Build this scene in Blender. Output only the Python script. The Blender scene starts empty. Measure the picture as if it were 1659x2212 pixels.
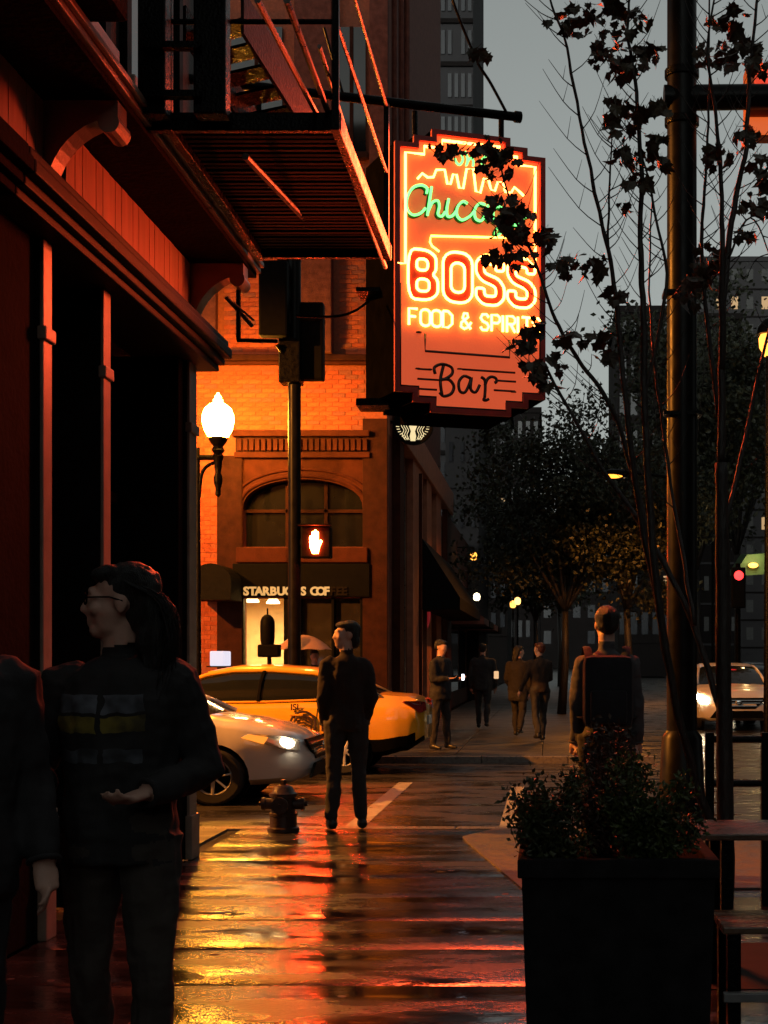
import bpy, bmesh, math, random
from mathutils import Vector, Matrix, noise, kdtree
random.seed(7)
scene = bpy.context.scene
COL = scene.collection
R = math.radians

# ------------------------------------------------------------------ camera
# picture units: the photograph seen as 1659 x 2212; street vanishing point VX, VY; focal F in the same units
F, VX, VY, CH = 3000.0, 1185.0, 1425.0, 1.45
cd = bpy.data.cameras.new('camera'); cam = bpy.data.objects.new('camera', cd); COL.objects.link(cam)
cam.location = (0, 0, CH); cam.rotation_euler = (R(90), 0, 0)
cd.sensor_fit = 'VERTICAL'; cd.sensor_height = 24.0; cd.lens = 24.0 * F / 2212.0
cd.shift_x = -(VX - 829.5) / 2212.0; cd.shift_y = (VY - 1106.0) / 2212.0
cd.clip_start = 0.05; cd.clip_end = 3000
scene.camera = cam

# ------------------------------------------------------------------ world, sun, exposure
SUN_EL, SUN_ROT = R(9), R(200)
world = bpy.data.worlds.new('World'); scene.world = world; world.use_nodes = True
wn = world.node_tree.nodes; wl = world.node_tree.links
bg = wn['Background']
sky = wn.new('ShaderNodeTexSky'); sky.sky_type = 'NISHITA'; sky.sun_disc = False
sky.sun_elevation = SUN_EL; sky.sun_rotation = SUN_ROT; sky.air_density = 1.0; sky.dust_density = 3.0
hs = wn.new('ShaderNodeHueSaturation'); hs.inputs['Saturation'].default_value = 0.10
tint = wn.new('ShaderNodeMix'); tint.data_type = 'RGBA'; tint.blend_type = 'MULTIPLY'; tint.inputs['Factor'].default_value = 1.0; tint.inputs['B'].default_value = (.90, .96, .91, 1)
wl.new(sky.outputs[0], hs.inputs['Color']); wl.new(hs.outputs[0], tint.inputs['A']); wl.new(tint.outputs['Result'], bg.inputs['Color'])
bg.inputs['Strength'].default_value = 0.115
sd = bpy.data.lights.new('sun', 'SUN'); so = bpy.data.objects.new('sun', sd); COL.objects.link(so)
sd.energy = 0.02; sd.angle = R(30); sd.color = (1, .93, .85)
so.rotation_euler = (R(90) - SUN_EL, 0, R(180) - SUN_ROT); so.location = (0, -20, 40)
vs = scene.view_settings
vs.view_transform = 'Standard'; vs.look = 'None'; vs.exposure = 0.0; vs.gamma = 1.0; vs.use_curve_mapping = False
scene.cycles.max_bounces = 6; scene.cycles.diffuse_bounces = 3; scene.cycles.glossy_bounces = 3
scene.cycles.transparent_max_bounces = 8; scene.cycles.sample_clamp_indirect = 6.0
scene.cycles.caustics_reflective = False; scene.cycles.caustics_refractive = False

SODIUM = (1.0, .31, .035)

# ------------------------------------------------------------------ helpers
def P(x, y, Y):
    """a point of the photograph (1659 x 2212 units) that lies Y metres down the street"""
    return Vector(((x - VX) / F * Y, Y, CH - (y - VY) / F * Y))

def mat(name, col, rough=.6, metal=0.0, var=.25, nscale=6.0, bump=0.0, bscale=40.0, spec=.5, emit=None, estr=0.0,
        coat=0.0, rvar=0.0, stretch=None, alpha=1.0, trans=0.0):
    m = bpy.data.materials.new(name); m.use_nodes = True
    nt = m.node_tree; b = nt.nodes['Principled BSDF']
    tc = nt.nodes.new('ShaderNodeTexCoord'); src = tc.outputs['Object']
    if stretch:
        mp = nt.nodes.new('ShaderNodeMapping'); mp.inputs['Scale'].default_value = stretch
        nt.links.new(src, mp.inputs['Vector']); src = mp.outputs['Vector']
    nz = nt.nodes.new('ShaderNodeTexNoise'); nz.inputs['Scale'].default_value = nscale; nz.inputs['Detail'].default_value = 5
    nt.links.new(src, nz.inputs['Vector'])
    cr = nt.nodes.new('ShaderNodeValToRGB')
    cr.color_ramp.elements[0].position = .3; cr.color_ramp.elements[1].position = .7
    cr.color_ramp.elements[0].color = tuple(max(0, c * (1 - var)) for c in col) + (1,)
    cr.color_ramp.elements[1].color = tuple(min(1, c * (1 + var)) for c in col) + (1,)
    nt.links.new(nz.outputs['Fac'], cr.inputs['Fac']); nt.links.new(cr.outputs['Color'], b.inputs['Base Color'])
    b.inputs['Roughness'].default_value = rough; b.inputs['Metallic'].default_value = metal
    b.inputs['Specular IOR Level'].default_value = spec
    if coat: b.inputs['Coat Weight'].default_value = coat; b.inputs['Coat Roughness'].default_value = .06
    if rvar:
        mr = nt.nodes.new('ShaderNodeMapRange'); mr.inputs['From Min'].default_value = .3; mr.inputs['From Max'].default_value = .7
        mr.inputs['To Min'].default_value = max(.02, rough - rvar); mr.inputs['To Max'].default_value = min(1, rough + rvar)
        nt.links.new(nz.outputs['Fac'], mr.inputs['Value']); nt.links.new(mr.outputs['Result'], b.inputs['Roughness'])
    if bump:
        n2 = nt.nodes.new('ShaderNodeTexNoise'); n2.inputs['Scale'].default_value = bscale; n2.inputs['Detail'].default_value = 4
        nt.links.new(src, n2.inputs['Vector'])
        bp = nt.nodes.new('ShaderNodeBump'); bp.inputs['Strength'].default_value = bump; bp.inputs['Distance'].default_value = .02
        nt.links.new(n2.outputs['Fac'], bp.inputs['Height']); nt.links.new(bp.outputs['Normal'], b.inputs['Normal'])
    if emit:
        b.inputs['Emission Color'].default_value = tuple(emit) + (1,); b.inputs['Emission Strength'].default_value = estr
    if trans: b.inputs['Transmission Weight'].default_value = trans
    b.inputs['Alpha'].default_value = alpha
    return m

def glow(name, col, strength):
    return mat(name, (.05, .05, .05), .4, emit=col, estr=strength)

WLOC = {}
def root_of(o):
    while o.parent: o = o.parent
    return o
def tag(o, label, cat, group=None):
    o['label'] = label; o['category'] = cat
    if group: o['group'] = group
    return o
def thing(name, label, cat, loc=(0, 0, 0), rz=0.0, group=None):
    o = bpy.data.objects.new(name, None); COL.objects.link(o); o.location = loc; o.rotation_euler = (0, 0, rz)
    o.empty_display_size = .2
    tag(o, label, cat, group); WLOC[o.name] = Vector(loc); return o
def mkobj(name, me, parent=None):
    o = bpy.data.objects.new(name, me); COL.objects.link(o)
    if parent: o.parent = parent
    return o

def catmull(pts, n=6, closed=False):
    pts = [Vector(p) for p in pts]; out = []; N = len(pts)
    rng = range(N if closed else N - 1)
    for i in rng:
        if closed: p0, p1, p2, p3 = pts[(i-1) % N], pts[i], pts[(i+1) % N], pts[(i+2) % N]
        else: p0, p1, p2, p3 = pts[max(i-1, 0)], pts[i], pts[i+1], pts[min(i+2, N-1)]
        for k in range(n):
            t = k / n
            out.append(.5 * ((2*p1) + (p2-p0)*t + (2*p0-5*p1+4*p2-p3)*t*t + (3*p1-p0-3*p2+p3)*t*t*t))
    if not closed: out.append(pts[-1])
    return out

class MB:
    """collects shapes of ONE part"""
    def __init__(s): s.v = []; s.f = []
    def box(s, a, b, bev=0.0):
        x0, y0, z0 = [min(a[i], b[i]) for i in range(3)]; x1, y1, z1 = [max(a[i], b[i]) for i in range(3)]
        n = len(s.v)
        if bev:
            e = min(bev, (x1-x0)*.45, (y1-y0)*.45, (z1-z0)*.45)
            bm = bmesh.new(); bmesh.ops.create_cube(bm, size=1)
            for v in bm.verts:
                v.co = Vector(((x0+x1)/2 + v.co.x*(x1-x0), (y0+y1)/2 + v.co.y*(y1-y0), (z0+z1)/2 + v.co.z*(z1-z0)))
            bmesh.ops.bevel(bm, geom=bm.edges[:], offset=e, segments=2, affect='EDGES', profile=.6)
            s.add_bm(bm); bm.free(); return s
        s.v += [Vector(c) for c in ((x0,y0,z0),(x1,y0,z0),(x1,y1,z0),(x0,y1,z0),(x0,y0,z1),(x1,y0,z1),(x1,y1,z1),(x0,y1,z1))]
        s.f += [[n+i for i in q] for q in ((0,3,2,1),(4,5,6,7),(0,1,5,4),(1,2,6,5),(2,3,7,6),(3,0,4,7))]
        return s
    def add_bm(s, bm):
        n = len(s.v); bm.verts.index_update(); s.v += [v.co.copy() for v in bm.verts]
        s.f += [[n + v.index for v in f.verts] for f in bm.faces]
    def prism(s, poly, d):
        """closed polygon (3D points, planar) pushed along vector d"""
        d = Vector(d); n = len(s.v); k = len(poly); poly = [Vector(p) for p in poly]
        s.v += poly + [p + d for p in poly]
        s.f.append(list(range(n, n+k))[::-1]); s.f.append(list(range(n+k, n+2*k)))
        for i in range(k):
            j = (i+1) % k; s.f.append([n+i, n+j, n+k+j, n+k+i])
        return s
    def tube(s, pts, r, sides=8, closed=False, flat=None):
        pts = [Vector(p) for p in pts]; N = len(pts)
        rs = r if isinstance(r, (list, tuple)) else [r]*N
        n0 = len(s.v); up = None
        for i, p in enumerate(pts):
            a = pts[(i-1) % N] if (closed or i > 0) else p
            b = pts[(i+1) % N] if (closed or i < N-1) else p
            t = (b - a)
            if t.length < 1e-9: t = Vector((0, 0, 1))
            t.normalize()
            if up is None:
                up = Vector((0, 0, 1)) if abs(t.z) < .9 else Vector((0, 1, 0))
            u = (up - t * up.dot(t))
            if u.length < 1e-6: u = t.orthogonal()
            u.normalize(); w = t.cross(u); up = u
            ra, rb = (rs[i], rs[i]) if not isinstance(rs[i], (tuple, list)) else rs[i]
            for k in range(sides):
                a2 = 2*math.pi*k/sides
                s.v.append(p + w*(math.cos(a2)*ra) + u*(math.sin(a2)*rb))
        for i in range(N if closed else N-1):
            j = (i+1) % N
            for k in range(sides):
                l = (k+1) % sides
                s.f.append([n0+i*sides+k, n0+i*sides+l, n0+j*sides+l, n0+j*sides+k])
        if not closed:
            s.f.append([n0+k for k in range(sides)][::-1]); s.f.append([n0+(N-1)*sides+k for k in range(sides)])
        return s
    def lathe(s, prof, c=(0,0,0), axis='Z', sides=20, caps=True):
        """prof: list of (radius, height)"""
        n0 = len(s.v); c = Vector(c); N = len(prof)
        for (r, h) in prof:
            for k in range(sides):
                a = 2*math.pi*k/sides; x, y = math.cos(a)*r, math.sin(a)*r
                s.v.append(c + (Vector((x, y, h)) if axis == 'Z' else Vector((x, h, y)) if axis == 'Y' else Vector((h, x, y))))
        for i in range(N-1):
            for k in range(sides):
                l = (k+1) % sides
                s.f.append([n0+i*sides+k, n0+i*sides+l, n0+(i+1)*sides+l, n0+(i+1)*sides+k])
        if caps: s.f.append([n0+k for k in range(sides)][::-1]); s.f.append([n0+(N-1)*sides+k for k in range(sides)])
        return s
    def ell(s, c, r, rot=None, seg=14, rings=9):
        bm = bmesh.new(); bmesh.ops.create_uvsphere(bm, u_segments=seg, v_segments=rings, radius=1)
        for v in bm.verts:
            q = Vector((v.co.x*r[0], v.co.y*r[1], v.co.z*r[2]))
            if rot is not None: q = rot @ q
            v.co = q + Vector(c)
        s.add_bm(bm); bm.free(); return s
    def mesh(s, name, off=None):
        me = bpy.data.meshes.new(name)
        vv = [v - off for v in s.v] if off is not None else s.v
        me.from_pydata([tuple(v) for v in vv], [], s.f)
        bm = bmesh.new(); bm.from_mesh(me); bmesh.ops.recalc_face_normals(bm, faces=bm.faces[:]); bm.to_mesh(me); bm.free()
        return me
    def build(s, name, m, parent=None, smooth=False, local=False):
        off = None
        if parent is not None and not local: off = WLOC.get(root_of(parent).name, None)
        me = s.mesh(name, off)
        if m: me.materials.append(m)
        if smooth:
            for p in me.polygons: p.use_smooth = True
            if smooth != 'all':
                try: me.set_sharp_from_angle(angle=R(38))
                except Exception: pass
        return mkobj(name, me, parent)
def one(name, label, cat, mb, m, group=None, smooth=False):
    """a thing that is one mesh"""
    o = mb.build(name, m, None, smooth); return tag(o, label, cat, group)
def struct(name, mb, m):
    o = mb.build(name, m); o['kind'] = 'structure'; WLOC[o.name] = Vector((0, 0, 0)); return o
def copies(name, mesh, places, parent):
    """alike pieces that share one mesh; places: list of (loc, rotation) relative to the parent"""
    out = []
    for loc, rot in places:
        o = bpy.data.objects.new(name, mesh); COL.objects.link(o); o.parent = parent; o.location = loc
        if rot is not None: o.rotation_euler = rot
        out.append(o)
    return out
def evaluated(o):
    dg = bpy.context.evaluated_depsgraph_get(); dg.update()
    return bpy.data.meshes.new_from_object(o.evaluated_get(dg), depsgraph=dg)
def text_mesh(txt, size, depth, bold=0.0, align='LEFT'):
    cu = bpy.data.curves.new('lettering', 'FONT'); cu.body = txt; cu.size = size; cu.extrude = depth; cu.offset = bold
    cu.align_x = align; cu.resolution_u = 3
    o = bpy.data.objects.new('lettering', cu); COL.objects.link(o)
    me = evaluated(o); bpy.data.objects.remove(o); bpy.data.curves.remove(cu)
    return me
# ------------------------------------------------------------------ materials
def wet(name, col, r0, r1, streak=(1, 1, 1), bump=.25, bscale=30, spec=.5):
    """wet stone or asphalt: pools of smooth water between rougher damp patches"""
    m = bpy.data.materials.new(name); m.use_nodes = True
    nt = m.node_tree; b = nt.nodes['Principled BSDF']; L = nt.links
    ge = nt.nodes.new('ShaderNodeNewGeometry')
    mp = nt.nodes.new('ShaderNodeMapping'); mp.inputs['Scale'].default_value = streak; L.new(ge.outputs['Position'], mp.inputs['Vector'])
    nz = nt.nodes.new('ShaderNodeTexNoise'); nz.inputs['Scale'].default_value = 1.6; nz.inputs['Detail'].default_value = 6; nz.inputs['Roughness'].default_value = .62
    L.new(mp.outputs[0], nz.inputs['Vector'])
    fine = nt.nodes.new('ShaderNodeTexNoise'); fine.inputs['Scale'].default_value = bscale; fine.inputs['Detail'].default_value = 5
    L.new(mp.outputs[0], fine.inputs['Vector'])
    mr = nt.nodes.new('ShaderNodeMapRange'); mr.inputs['From Min'].default_value = .38; mr.inputs['From Max'].default_value = .64
    mr.inputs['To Min'].default_value = r0; mr.inputs['To Max'].default_value = r1
    L.new(nz.outputs['Fac'], mr.inputs['Value']); L.new(mr.outputs[0], b.inputs['Roughness'])
    cr = nt.nodes.new('ShaderNodeValToRGB')
    cr.color_ramp.elements[0].position = .35; cr.color_ramp.elements[1].position = .68
    cr.color_ramp.elements[0].color = tuple(c * .55 for c in col) + (1,); cr.color_ramp.elements[1].color = tuple(c * 1.3 for c in col) + (1,)
    L.new(nz.outputs['Fac'], cr.inputs['Fac']); L.new(cr.outputs[0], b.inputs['Base Color'])
    vo = nt.nodes.new('ShaderNodeTexVoronoi'); vo.inputs['Scale'].default_value = 3.3; L.new(ge.outputs['Position'], vo.inputs['Vector'])
    sp2 = nt.nodes.new('ShaderNodeMath'); sp2.operation = 'LESS_THAN'; sp2.inputs[1].default_value = .075; L.new(vo.outputs['Distance'], sp2.inputs[0])
    rm_ = nt.nodes.new('ShaderNodeMath'); rm_.operation = 'MULTIPLY_ADD'; rm_.inputs[1].default_value = .4; L.new(sp2.outputs[0], rm_.inputs[0]); L.new(mr.outputs[0], rm_.inputs[2]); L.new(rm_.outputs[0], b.inputs['Roughness'])
    am = nt.nodes.new('ShaderNodeMath'); am.operation = 'MULTIPLY'
    m2 = nt.nodes.new('ShaderNodeMapRange'); m2.inputs['From Min'].default_value = .38; m2.inputs['From Max'].default_value = .6
    L.new(nz.outputs['Fac'], m2.inputs['Value'])
    L.new(fine.outputs['Fac'], am.inputs[0]); L.new(m2.outputs[0], am.inputs[1])
    bp = nt.nodes.new('ShaderNodeBump'); bp.inputs['Strength'].default_value = bump; bp.inputs['Distance'].default_value = .01
    L.new(am.outputs[0], bp.inputs['Height']); L.new(bp.outputs[0], b.inputs['Normal'])
    b.inputs['Specular IOR Level'].default_value = spec
    return m

M = {}
M['asphalt'] = wet('wet_asphalt', (.035, .032, .031), .16, .5, (.7, 1.6, 1), .5, 60)
M['slab'] = wet('wet_sidewalk', (.028, .024, .022), .10, .34, (.7, 2.0, 1), .6, 38, 1.0)
M['slab_far'] = wet('damp_sidewalk', (.055, .05, .048), .3, .55, (.6, 1.6, 1), .3, 34)
M['joint'] = mat('joint_water', (.05, .045, .04), .12, var=.3)
M['kerb'] = mat('kerb_granite', (.16, .14, .13), .35, var=.3, nscale=20, bump=.3, bscale=80, rvar=.15)
M['ramp'] = mat('dry_concrete', (.12, .095, .088), .6, var=.25, nscale=9, bump=.3, bscale=60, rvar=.2)
M['paint_line'] = mat('road_paint', (.34, .32, .28), .45, var=.45, nscale=14, bump=.3, bscale=60, rvar=.2)
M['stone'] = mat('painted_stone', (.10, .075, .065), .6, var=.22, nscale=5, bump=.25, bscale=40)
M['stone_dark'] = mat('dark_stone', (.012, .009, .0085), .85, spec=.04, var=.3, nscale=5, bump=.3, bscale=30)  # dark tone carries the shade of soffit, jambs and near cornice
M['trim'] = mat('painted_trim', (.30, .20, .15), .4, var=.2, nscale=8, bump=.15, bscale=60)
M['frieze'] = mat('painted_frieze', (.66, .36, .27), .5, var=.18, nscale=7, bump=.2, bscale=30, stretch=(1, 1, .15))
M['moulding'] = mat('painted_moulding', (.022, .014, .011), .6, spec=.12, var=.2, nscale=8, bump=.15, bscale=60)
M['pier'] = mat('near_brick_wall', (.045, .027, .023), .7, var=.3, nscale=9, bump=.4, bscale=45)
M['glass'] = mat('shop_glass', (.008, .008, .009), .06, var=.2, spec=.35)
M['skyglass'] = mat('upper_glass', (.03, .034, .04), .08, var=.3, spec=.8)
M['iron'] = mat('wet_iron', (.0035, .0033, .003), .3, metal=0, var=.4, nscale=20, bump=.3, bscale=70, rvar=.12, spec=.07)
M['ironrail'] = mat('wet_rail', (.075, .062, .055), .35, metal=.3, var=.4, nscale=18, rvar=.12)
M['black'] = mat('black_paint', (.003, .003, .003), .55, var=.3, nscale=12, spec=.05)
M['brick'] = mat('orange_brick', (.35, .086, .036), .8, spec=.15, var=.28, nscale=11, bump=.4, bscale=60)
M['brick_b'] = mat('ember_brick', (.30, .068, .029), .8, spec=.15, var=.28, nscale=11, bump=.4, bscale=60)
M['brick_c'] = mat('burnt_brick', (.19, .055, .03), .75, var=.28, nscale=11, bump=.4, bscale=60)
M['mortar'] = mat('mortar', (.26, .068, .032), .85, var=.2, nscale=20, bump=.3, bscale=80)
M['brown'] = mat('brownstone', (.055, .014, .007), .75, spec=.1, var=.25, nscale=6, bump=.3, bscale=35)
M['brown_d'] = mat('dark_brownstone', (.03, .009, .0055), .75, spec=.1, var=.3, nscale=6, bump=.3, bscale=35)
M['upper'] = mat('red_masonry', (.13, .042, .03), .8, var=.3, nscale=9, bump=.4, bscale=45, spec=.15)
M['cafe_side'] = mat('side_stucco', (.36, .12, .06), .7, var=.2, nscale=6, bump=.3, bscale=35)
M['awning'] = mat('dark_awning', (.004, .004, .004), .85, spec=.15, var=.3, nscale=12, bump=.2, bscale=50)
M['room'] = mat('cream_plaster', (.7, .56, .36), .7, var=.15, nscale=3)
M['wood'] = mat('cafe_wood', (.16, .08, .04), .5, var=.4, nscale=5, stretch=(1, 1, 6))
M['chrome'] = mat('chrome', (.6, .58, .55), .15, metal=1.0, var=.1)
M['rubber'] = mat('tyre_rubber', (.012, .012, .012), .7, var=.3, nscale=30)
M['leaf'] = mat('maple_leaf', (.055, .042, .022), .5, var=.45, nscale=5, bump=.2, bscale=40)
M['leaf_far'] = mat('far_leaf', (.026, .03, .014), .55, var=.5, nscale=2)
M['shrub'] = mat('shrub_leaf', (.05, .06, .02), .5, var=.5, nscale=8)
M['bark'] = mat('wet_bark', (.022, .017, .014), .55, var=.4, nscale=24, bump=.5, bscale=60, stretch=(1, 1, .3))

# ------------------------------------------------------------------ ground
ROAD = -.11
KN, KF = 12.12, 20.85          # kerb lines of the side street
struct('ground', MB().box((-400, -60, ROAD - .5), (400, 1500, ROAD)), M['asphalt'])
near = struct('pavement', MB().box((-2.75, -4, ROAD), (1.75, KN - .18, -.02)), M['joint'])
# slabs of the near pavement, each one its own piece
SX = [-2.62, .46, 1.72]; PITCH = .765; rs = random.Random(3)
for j in range(-4, 16):
    y0 = 6.21 + (j - 6) * PITCH; y1 = y0 + PITCH - .011
    if y0 > KN - .2: break
    y1 = min(y1, KN - .19)
    for i in range(2):
        x0, x1 = SX[i], SX[i+1] - .011
        mb = MB(); prof = [(y0, -.06), (y0, -.020), (y0 + .012, -.0135), (y0 + .045, -.0055), (y0 + .085, -.001), (y0 + .12, 0), (y1 - .02, 0), (y1, -.006), (y1, -.06)]
        t0, t1 = rs.uniform(-.003, .003), rs.uniform(-.003, .003); NX = 10
        for q in range(NX + 1):
            xx = x0 + (x1 - x0) * q / NX
            for (yy, zz_) in prof:
                wv = noise.noise(Vector((xx * 1.3, yy * 1.3, 2.0))) * .0035 if zz_ > -.05 else 0
                mb.v.append(Vector((xx, yy + (noise.noise(Vector((xx * 2.1, y0, 0))) * .012 if -.019 < zz_ < -.0005 else 0), zz_ + t1 * (yy - y0) + wv)))
        K_ = len(prof)
        for q in range(NX):
            for w_ in range(K_): mb.f.append([q*K_ + w_, q*K_ + (w_+1) % K_, (q+1)*K_ + (w_+1) % K_, (q+1)*K_ + w_])
        mb.f.append(list(range(K_))); mb.f.append([NX*K_ + w_ for w_ in range(K_)][::-1])
        mb.build('paving_slab', M['slab'], near, True)
kerb = struct('kerb', MB().box((-14, KN - .02, ROAD - .05), (-13.9, KN, -.004)), M['kerb'])
for i in range(12):
    x0 = -13.8 + i * 1.3
    if x0 > 1.5: break
    MB().box((x0, KN - .17, ROAD - .1), (x0 + 1.29, KN, -.003), .012).build('kerb_stone', M['kerb'], kerb)
side = struct('side_pavement', MB().box((-30, 10.27, ROAD), (-2.76, KN - .18, -.004)), M['slab_far'])
far = struct('far_pavement', MB().box((-30, KF + .17, ROAD), (1.25, 160, -.03)), M['joint'])
for j in range(16):
    y0 = KF + .18 + j * 1.5
    for i in range(3):
        x0 = -2.75 + i * 1.33
        MB().box((x0, y0, -.07), (x0 + 1.318, y0 + 1.488, 0), .008).build('paving_slab', M['slab_far'], far)
MB().box((-2.75, KF + .18 + 16*1.5, -.07), (1.24, 160, 0)).build('paving_sheet', M['slab_far'], far)
MB().box((-12, KF + .18, -.07), (-2.77, 23.98, 0)).build('paving_sheet', M['slab_far'], far)
kerb2 = struct('far_kerb', MB().box((-30, KF, ROAD - .05), (-29.9, KF + .02, -.01)), M['kerb'])
for i in range(12):
    x0 = -14 + i * 1.3
    MB().box((x0, KF, ROAD - .1), (x0 + 1.29, KF + .165, -.003), .012).build('kerb_stone', M['kerb'], kerb2)
# kerb along the main street
MB().box((1.26, KF + .3, ROAD - .1), (1.42, 150, -.003), .012).build('kerb_stone', M['kerb'], kerb2)
MB().box((1.76, -3, ROAD - .1), (1.92, KN - .1, -.003), .012).build('kerb_stone', M['kerb'], kerb)
# drier raised concrete at the corner
ramp = struct('corner_ramp', MB().prism([(-.70, 11.30, .0), (-.66, 11.05, 0), (-.17, 8.75, .0), (1.70, 8.75, .0), (1.70, 11.85, 0), (-.45, 11.85, 0)], (0, 0, .014)), M['ramp'])
# crosswalk lines
cw = struct('crosswalk', MB().box((-1.90, KN + .1, ROAD + .001), (-1.72, 17.6, ROAD + .005)), M['paint_line'])
MB().box((-.46, KN + .1, ROAD + .001), (-.30, 17.0, ROAD + .005)).build('painted_line', M['paint_line'], cw)
MB().box((-9, KN + 4.3, ROAD + .001), (-3.5, KN + 4.4, ROAD + .005)).build('painted_line', M['paint_line'], cw)

# ------------------------------------------------------------------ the bar building on the near corner
WX, CY = -2.6, 10.26
nb = thing('corner_building', 'dark corner building with red lit frieze and shopfront, beside the walking woman', 'building', (-2.6, 7, 0))
b = MB()
b.box((-14, -5, 4.45), (WX, CY, 16))
b.build('upper_wall', M['pier'], nb)
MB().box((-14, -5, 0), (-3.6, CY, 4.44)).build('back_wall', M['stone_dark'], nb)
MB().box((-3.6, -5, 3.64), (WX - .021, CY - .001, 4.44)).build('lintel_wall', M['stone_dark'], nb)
# frieze boards, vertical, each one proud by its own bit
y = -1.0; k = 0
while y < CY - .02:
    w = .118
    MB().box((WX - .02, y, 3.88), (WX + .004 + .0015 * (k % 3), min(y + w - .0035, CY), 4.32), .003).build('frieze_board', M['frieze'], nb); y += w; k += 1
# pilasters
for y0, y1, px, mt in ((-2.0, -1.2, WX - .05, 'stone_dark'), (1.4, 2.3, WX - .05, 'stone_dark'), (4.2, 5.1, WX - .05, 'stone_dark'),
                       (6.62, 7.14, WX - .045, 'stone_dark'), (9.93, 10.05, WX - .045, 'stone_dark')):
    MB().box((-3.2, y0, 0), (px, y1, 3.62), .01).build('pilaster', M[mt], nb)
for y0, y1 in ((7.15, 7.275), (8.12, 8.25), (10.06, CY + .004)):
    MB().box((-3.0, y0, 0.0), (WX - .022, y1, 3.62)).build('pilaster_core', M['stone_dark'], nb)  # jamb shade put into the colour, so only the trim looks lit
    p = MB().box((WX - .021, y0, 0.0), (WX, y1, 3.62), .006).build('pilaster_trim', M['trim'], nb)
    MB().box((WX - .03, y0 - .012, 0), (WX + .02, y1 + .012, .32), .01).build('plinth', M['trim'], p)
    MB().box((WX - .03, y0 - .012, 3.1), (WX + .018, y1 + .012, 3.17), .008).build('capital', M['trim'], p)
# shop windows, recessed
for y0, y1 in ((-1.2, 1.4), (2.3, 4.2), (5.1, 6.62), (7.28, 8.12), (8.25, 9.93)):
    g = MB().box((-3.12, y0, .55), (-3.10, y1, 3.62)).build('shop_window', M['glass'], nb)
    MB().box((-3.12, y0, 0), (-2.98, y1, .55), .01).build('bulkhead', M['stone_dark'], g)
    MB().box((-3.10, y0, 2.55), (-3.04, y1, 2.62)).build('transom', M['black'], g)
    MB().box((-3.09, (y0+y1)/2 - .03, .56), (-3.035, (y0+y1)/2 + .03, 2.54)).build('mullion', M['black'], g)
# lower cornice: stacked mouldings
for z0, z1, px in ((3.625, 3.672, -2.49), (3.676, 3.725, -2.45), (3.729, 3.80, -2.40), (3.804, 3.86, -2.425)):
    MB().box((-3.0, 6.5, z0), (px, 10.46 + (px + 2.6) * .4, z1), .012).build('cornice_moulding', M['moulding'], nb)
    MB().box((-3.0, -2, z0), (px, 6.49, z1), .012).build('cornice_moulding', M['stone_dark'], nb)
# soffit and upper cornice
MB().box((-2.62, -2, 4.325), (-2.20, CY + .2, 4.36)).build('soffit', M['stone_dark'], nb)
for z0, z1, px in ((4.362, 4.40, -2.17), (4.402, 4.44, -2.145), (4.442, 4.475, -2.17)):
    MB().box((-2.62, -2, z0), (px, 8.95, z1), .008).build('upper_moulding', M['trim'], nb)
    MB().box((-2.62, 8.97, z0), (px, CY + .22, z1), .008).build('upper_moulding', M['trim'], nb)
# scroll consoles that carry the cornice
for yc, nm in ((4.6, 0), (7.2, 1), (10.13, 2)):
    prof = [(WX, 4.32), (-2.21, 4.32), (-2.21, 4.24)]
    for i in range(11):
        a = R(90) * i / 10
        prof.append((-2.225 - .345 * math.sin(a), 3.90 + .33 * math.cos(a) ** 1.2 if math.cos(a) > 0 else 3.90))
    prof += [(WX, 3.87)]
    c = MB(); c.prism([(x, yc - .075, z) for x, z in prof], (0, .15, 0)); o = c.build('console', M['trim'], nb)
    MB().tube([(-2.25, yc - .1, 4.2), (-2.25, yc + .1, 4.2)], .055, 14).build('volute', M['trim'], o)
# dark capital block that juts out over the near shopfront
cap = MB().box((-2.72, 5.9, 4.48), (-2.0, 6.62, 4.98), .03).build('capital_block', M['stone_dark'], nb)
MB().box((-2.72, 5.82, 4.985), (-1.94, 6.7, 5.1), .02).build('capital_plate', M['stone_dark'], cap)
# upper windows
for y0, y1 in ((7.0, 8.0), (8.5, 9.6)):
    for z0, z1 in ((5.0, 7.4), (8.4, 10.6)):
        w = MB().box((WX - .02, y0, z0), (WX + .012, y1, z1)).build('window', M['skyglass'], nb)
        MB().box((WX, y0 - .1, z0 - .14), (WX + .1, y1 + .1, z0 - .005), .01).build('sill', M['trim'], w)
        MB().box((WX + .002, y0, (z0+z1)/2 - .03), (WX + .03, y1, (z0+z1)/2 + .03)).build('meeting_rail', M['black'], w)
        MB().box((WX - .01, y0 - .09, z0), (WX + .05, y0 - .002, z1)).build('frame', M['black'], w)
        MB().box((WX - .01, y1 + .002, z0), (WX + .05, y1 + .09, z1)).build('frame', M['black'], w)
        MB().box((WX - .01, y0 - .12, z1 + .002), (WX + .07, y1 + .12, z1 + .2), .01).build('lintel', M['stone'], w)

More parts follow.
